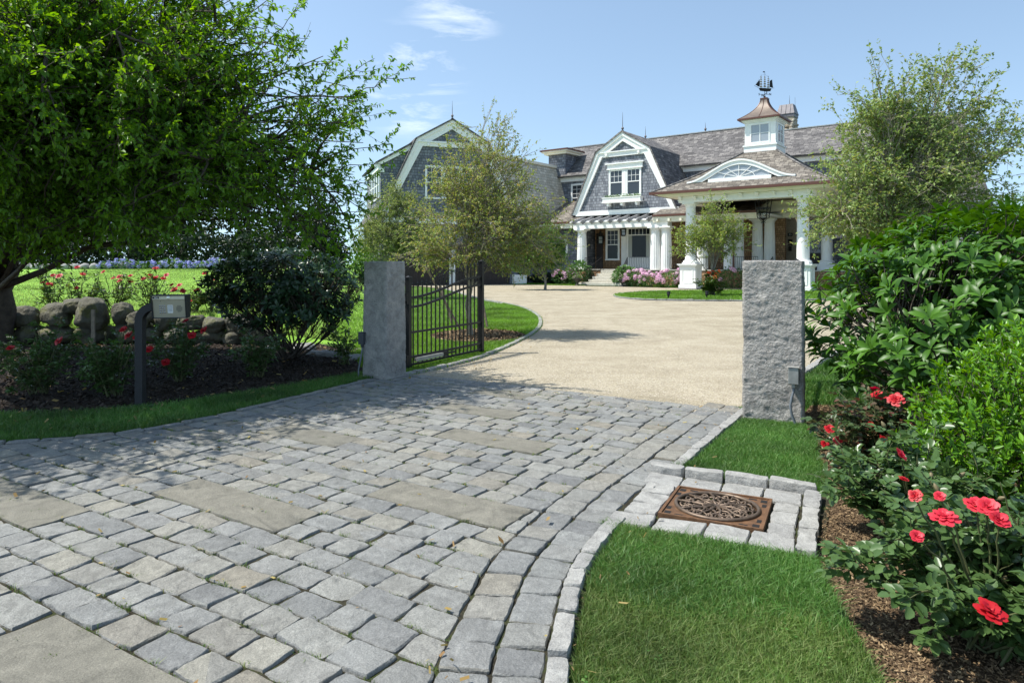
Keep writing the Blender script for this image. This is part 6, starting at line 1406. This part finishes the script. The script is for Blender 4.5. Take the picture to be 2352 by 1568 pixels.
def rose(label, base, h, w, n_cane, leafl, lmat, blooms, seed, size=1.0, z=-.02, group=None, density=9, cols=('red',), name='rose_bush', skirt=.25, depth=None, loose=1.0, buds=3, explicit=()):
    """canes from the crown, five-leaflet leaves along them, blooms at the tips"""
    root = empty(name, (base[0], base[1], z)); tag(root, label, 'rose bush', group); wd = Wood(); P_, A_, U_ = [], [], []; tips = []; dp = depth or w
    for i in range(n_cane):
        a = rng.uniform(0, 2 * np.pi); rr = math.sqrt(rng.uniform(0, 1)); hh = h * (1 - .45 * rr ** 2) * rng.uniform(.72, 1.08)
        e = np.array([w * rr * math.cos(a), dp * rr * math.sin(a), hh]); c = curve(rng.normal(0, .05, 3) * np.array([1, 1, 0]), e, 9, .07, .12); wd.tube(c, np.linspace(.007, .003, 9) * size, 5); tips.append((c[-1], norm((c[-1] - c[-3])[None])[0])); subs = [c]
        for _ in range(int(3 * loose)):
            k = rng.integers(2, 8); d = norm((rng.normal(0, .6, 3) + (c[k] - np.array([0, 0, .1]))*.8 + np.array([0, 0, .45]))[None])[0]; s_ = curve(c[k], c[k] + d * h * rng.uniform(.15, .35), 6, .08); wd.tube(s_, np.linspace(.004, .002, 6) * size, 4); subs.append(s_)
            if rng.random() < .3: tips.append((s_[-1], norm((s_[-1] - s_[-3])[None])[0]))
        for s_ in subs:
            m = len(s_); nl = density if m > 6 else max(3, density // 2)
            for _ in range(nl):
                t = rng.uniform(skirt, .97) * (m - 1.001); k = int(t); p = s_[k] + (s_[k+1] - s_[k]) * (t - k); d = norm((rng.normal(0, .6, 3) * np.array([1, 1, .5]) + np.array([0, 0, .1]) + np.array([p[0], p[1], 0]) * .6 / max(w, .1))[None])[0]
                up_ = norm((np.array([0, 0, 1]) + rng.normal(0, .3, 3))[None])[0]; sd_ = norm(np.cross(d, up_)[None])[0]; L_ = leafl * rng.uniform(.7, 1.2)
                for (t2, s2) in ((.9, -1), (.9, 1), (1.7, -1), (1.7, 1), (2.2, 0)):
                    P_.append(p + d * L_ * t2 * .62 + sd_ * s2 * L_ * .12); A_.append(norm((d * (.55 if s2 else 1) + sd_ * s2 * .9)[None])[0]); U_.append(up_ + rng.normal(0, .2, 3))
    P_ = np.array(P_); A_ = np.array(A_); n = len(P_); keep = P_[:, 2] > .03; P_, A_, U_ = P_[keep], A_[keep], norm(np.array(U_)[keep]); n = len(P_)
    leaves_obj('foliage', [leaf_mesh(P_, A_, U_, leafl * rng.uniform(.75, 1.2, n), .66, 'round', .1, .18)], lmat, root); wd.build('cane', M['stem'], root)
    rng.shuffle(tips); tips.sort(key=lambda t: -t[0][2] + rng.normal(0, h * .12) + t[0][1] * .25)
    for i, (p, d) in enumerate(tips[:blooms]):
        c = cols[i % len(cols)]; q = norm((d * .6 + np.array([0, -.35, .6]) + rng.normal(0, .25, 3))[None])[0]
        o = link('bloom', BL[c][rng.integers(0, 3)], root, Vector(p), Vector(q).to_track_quat('Z', 'Y').to_euler(), size * rng.uniform(.7, 1.1))
    for (p, c, sz) in explicit:
        lp_ = np.array(p) - np.array([base[0], base[1], z]); wd2 = Wood(); wd2.tube(curve(lp_ * np.array([.45, .45, .5]), lp_ - np.array([0, 0, .005]), 7, .04, .1), np.linspace(.006, .003, 7) * size, 5); wd2.build('flower_stem', M['stem'], root)
        q = Vector((rng.normal(0, .3), -.55 + rng.normal(0, .2), .75)); link('bloom', BL[c][rng.integers(0, 3)], root, Vector(lp_), q.to_track_quat('Z', 'Y').to_euler(), sz)
    for p, d in tips[blooms:blooms + buds]: link('bud', BUD, root, Vector(p), Vector(d).to_track_quat('Z', 'Y').to_euler(), size * 1.2)
    return root
rng = np.random.default_rng(25)   # right-hand bed, nearest first
rose('big rose bush in the near right corner with coral red blooms and pale buds', (2.08, 2.95), .64, .56, 34, .056, M['roseleaf'], 0, 1, density=12, cols=('coral',), skirt=.12, buds=9, loose=1.4,
     explicit=[(at(2268, 1165, 2.85), 'coral', .8), (at(2292, 1195, 2.8), 'coral', .8), (at(2170, 1188, 2.75), 'coral', .8), (at(2105, 1232, 2.7), 'coral', .5), (at(2272, 1405, 2.5), 'red', .85), (at(2102, 1138, 2.9), 'red', .45), (at(2158, 1140, 2.95), 'coral', .45), (at(2240, 1160, 2.9), 'coral', .7)])
rose('mid-sized rose bush behind the nearest one, one large coral bloom on top', (2.40, 4.05), .60, .58, 30, .052, M['roseleaf'], 0, 2, density=11, cols=('coral',), skirt=.1, buds=4, loose=1.3, explicit=[(at(2065, 1045, 3.6), 'coral', .75), (at(2075, 1100, 3.5), 'red', .4)])
rose('rose bush with reddish new leaves and crimson buds in front of the rhododendron', (2.95, 5.45), .72, .56, 28, .05, M['roseleafred'], 3, 3, density=11, cols=('red',), skirt=.1, buds=4, explicit=[(at(1905, 985, 5.2), 'red', .6), (at(1925, 1010, 5.2), 'red', .55), (at(2000, 975, 5.2), 'red', .5), (at(1895, 1020, 5.15), 'red', .55), (at(2030, 1010, 5.0), 'red', .6)])
# left bed, front row in shade
LB = [((95, 900), .95, .62, 24, 'leftmost dark rose bush in the shaded front bed, few red blooms', [(25, 800), (135, 783)]), ((262, 905), .80, .50, 20, 'dark rose bush beside the entry phone post, red blooms above', [(285, 757), (295, 770), (318, 775), (340, 803)]), ((410, 872), .95, .45, 18, 'shaded rose bush just right of the entry phone post', [(428, 738), (380, 832), (468, 758), (440, 770)]), ((590, 862), .70, .40, 14, 'small sparse shaded rose bush beside the dark rhododendron', [])]
for i, ((px, py), h, w_, nc, lab, ex) in enumerate(LB):
    b = site(px, py); rose(lab, b, h, w_, nc, .05, M['roseleaf'], 0, 10 + i, size=1.3, group='roses in the left front bed', density=8, buds=5, loose=1.2, skirt=.12, explicit=[(at(x, y, b[1] - .3), 'red', .9) for x, y in ex])
# back row above the boulder wall
BR = [(125, [(88, 632), (98, 650), (122, 633)], 'sunlit rose bush furthest left above the boulder wall'), (185, [(190, 630), (176, 662)], 'sunlit red rose bush above the second boulder, next to the leftmost roses'), (262, [(238, 625), (260, 640), (275, 645), (300, 634)], 'tall thin sunlit red rose bush above the largest boulder'), (350, [(330, 640), (345, 632), (358, 638), (375, 640), (382, 632), (395, 655), (412, 655)], 'sunlit rose bush with a cluster of red blooms above the entry phone'), (445, [(436, 690), (420, 668)], 'low sunlit rose bush right of the entry phone, above the wall'), (490, [(488, 645), (492, 653)], 'sunlit rose bush with two red blooms next to the dark rhododendron')]
for i, (px, ex, lab) in enumerate(BR):
    d = 15.3; b = ((px - 1176) / 1568 * d, d); zt = float(terrace_z(np.array(b[0]), np.array(b[1])))
    rose(lab, b, .95 if i not in (4,) else .6, .48, 12, .055, M['roseleafback'], 2, 20 + i, size=1.5, z=zt, group='roses above the boulder wall', density=6, buds=4, cols=('red',), explicit=[(at(x, y, d - .2), 'red', .95) for x, y in ex])
rose('small bare shrub with a few leaves at the foot of the dappled pillar', (-2.75, 11.3), .75, .35, 10, .05, M['roseleaf'], 0, 40, name='small_shrub', density=6, size=1.2, buds=0)
ob = site(1622, 687)
rose('orange blooming rose bush on the island lawn under the slim young tree', (ob[0] + 1.0, ob[1] + 2.8), 1.15, .85, 26, .10, M['roseleafback'], 12, 41, size=1.9, z=.02, cols=('orange',), density=8, buds=0)
# ------------------------------------------------------------------ hydrangeas
def mop_mesh(mat, r=.1, n=70, seed=0):
    rs = np.random.default_rng(seed); d = norm(rs.normal(0, 1, (n, 3))); d = d[d[:, 2] > -.45]; n = len(d); p = d * r * np.array([1, 1, .8]); V = []; F = []; k = 0
    for q, nn in zip(p, d):
        e1 = np.cross(nn, [.3, .9, .1]); e1 /= np.linalg.norm(e1); e2 = np.cross(nn, e1); s_ = r * .26; a = rs.uniform(0, 1.5); q = q + nn * rs.normal(0, r * .05)
        ring = [q + (e1 * math.cos(a + j * np.pi / 4) + e2 * math.sin(a + j * np.pi / 4)) * s_ * (1.0 if j % 2 == 0 else .5) + nn * (r * .05 if j % 2 == 0 else 0) for j in range(8)]
        V += ring; F.append(tuple(range(k, k + 8))); k += 8
    return raw_mesh('bloom', np.array(V), [np.array(F)], mat)
MOP = {c: [mop_mesh(M[c], .11, 90, i) for i in range(3)] for c in ('pink', 'blue')}
def hydrangea(label, base, w, h, d, col, nb, seed, z=0.0, group=None, leafl=.13, nl=600, size=1.3):
    root = empty('hydrangea', (base[0], base[1], z)); tag(root, label, 'hydrangea', group)
    p = vol([(0, 0, h * .42, w, d, h * .55)], nl, .65, 0, 1, .05); a = norm(p * np.array([1, 1, .4]) + rng.normal(0, .35, (nl, 3))); leaves_obj('foliage', [leaf_mesh(p, a, norm(rng.normal(0, .3, (nl, 3)) + np.array([0, -.2, 1])), leafl * rng.uniform(.7, 1.3, nl), .7, 'round', .15, .2)], M['hydleaf'], root)
    wd = Wood()
    for _ in range(8): wd.tube(curve(rng.normal(0, .1, 3) * np.array([1, 1, 0]), (rng.normal(0, w * .4), rng.normal(0, d * .4), h * .7), 4, .05), [.014, .012, .01, .006], 4)
    wd.build('stem', M['stem'], root)
    for _ in range(nb):
        u = rand_dirs(1)[0]; u[2] = abs(u[2]) * .9 - .15; u[1] = -abs(u[1]) if rng.random() < .75 else u[1]; u = u / np.linalg.norm(u)
        q = np.array([0, 0, h * .42]) + u * np.array([w, d, h * .58]) * rng.uniform(.92, 1.05)
        if q[2] < .1: q[2] = .1 + rng.uniform(0, .15)
        link('bloom', MOP[col][rng.integers(0, 3)], root, Vector(q), Vector(u + np.array([0, 0, .3])).to_track_quat('Z', 'Y').to_euler(), size * rng.uniform(.75, 1.25))
for i, (x, y, w_, h, nb, lab) in enumerate([(-11.3, 2.5, 1.0, 1.25, 26, 'pink hydrangea at the left end of the porch bed beside the first column'), (-5.0, 2.1, .95, 1.25, 30, 'pink hydrangea just right of the granite steps, tallest of the pink row'), (-3.6, 1.7, .9, 1.05, 28, 'pink hydrangea in the middle of the row right of the steps'), (-2.2, 1.5, .85, 1.15, 26, 'pink hydrangea next to the left white pedestal'), (-1.3, 2.3, .8, 1.4, 18, 'tall pink hydrangea behind the left white pedestal')]):
    hp_ = HP(x, y, 0); hydrangea(lab, hp_, w_, h, .75, 'pink', nb, i, 0, 'pink hydrangeas along the porch')
hp_ = HP(2.1, 1.8, 0); hydrangea('leafy hydrangea with few lilac blooms behind the orange roses', hp_, 1.0, 1.5, .8, 'pink', 7, 8, 0)
for x, y, lab in ((-10.0, 2.6, 'big leafy green bush left of the granite house steps'), (-6.0, 2.5, 'leafy green bush right of the granite house steps')):
    hp_ = HP(x, y, 0); hydrangea(lab, hp_, .95, 1.9 if x < -8 else 1.5, .8, 'pink', 0, 9, 0, 'green bushes beside the steps', .19, 700)
for i, x in enumerate(np.linspace(-26.5, -19.3, 8)):
    y = 45 - .2 * (i % 2); zt = float(terrace_z(np.array(x), np.array(y)))
    hydrangea(['leftmost of the blue hydrangeas along the far lawn edge', 'second blue hydrangea from the left at the far lawn edge', 'third blue hydrangea from the left at the far lawn edge', 'fourth blue hydrangea from the left at the far lawn edge', 'fifth blue hydrangea from the left at the far lawn edge', 'sixth blue hydrangea from the left at the far lawn edge', 'seventh blue hydrangea from the left at the far lawn edge', 'rightmost of the blue hydrangeas along the far lawn edge'][i], (x, y), .75, .55 + .2 * (i % 3 == 1), .6, 'blue', 18, 20 + i, zt - .05, 'blue hydrangeas along the far lawn', .17, 260, 1.1)
# dark ground shrubs along the connector wall
for i, (x, y, w_, lab) in enumerate(((-13.8, 3.6, 1.3, 'low dark shrub beneath the oval window'), (-15.8, 1.9, 1.3, 'low dark shrub along the wall right of the garage doors'), (-12.2, 3.1, 1.0, 'low dark shrub between the oval window and the pink hydrangea'))):
    hp_ = HP(x, y, 0); sprig_bush('low_shrub', lab, hp_, [(hp_[0], hp_[1], .45, w_, .8, .5)], 420, .13, M['darkleaf'], 'shrub', .25, 10)
# flowers in the window box and urns
fb = HP(-7.4, 4.6, 6.72); fo = empty('window_box_flowers', fb, R(-37)); tag(fo, 'pale green and yellow trailing flowers in the white window box', 'flowers')
p = np.stack([rng.uniform(-1.5, 1.5, 420), rng.uniform(-.18, .18, 420), rng.uniform(-.05, .3, 420) * rng.uniform(.4, 1, 420)], -1); leaves_obj('foliage', [leaf_mesh(p, rand_dirs(420) + np.array([0, 0, .4]), rand_dirs(420), .13, .5, 'flat')], M['hydleaf'], fo)
for i, (x, y, lab) in enumerate(((-9.35, 1.25, 'small flowers in the urn left of the house steps'), (-5.7, 1.45, 'small flowers in the urn right of the house steps'))):
    u = empty('urn_flowers', HP(x, y, .55)); tag(u, lab, 'flowers', 'flowers in the urns'); p = rand_dirs(200) * np.array([.32, .32, .22]); p[:, 2] = np.abs(p[:, 2]); leaves_obj('foliage', [leaf_mesh(p, p + rng.normal(0, .1, p.shape), rand_dirs(200), .1, .5, 'flat')], M['midleaf'], u); leaves_obj('petals', [leaf_mesh(p[:50] * 1.15, rand_dirs(50), rand_dirs(50), .08, .8, 'flat')], M['pink'], u)
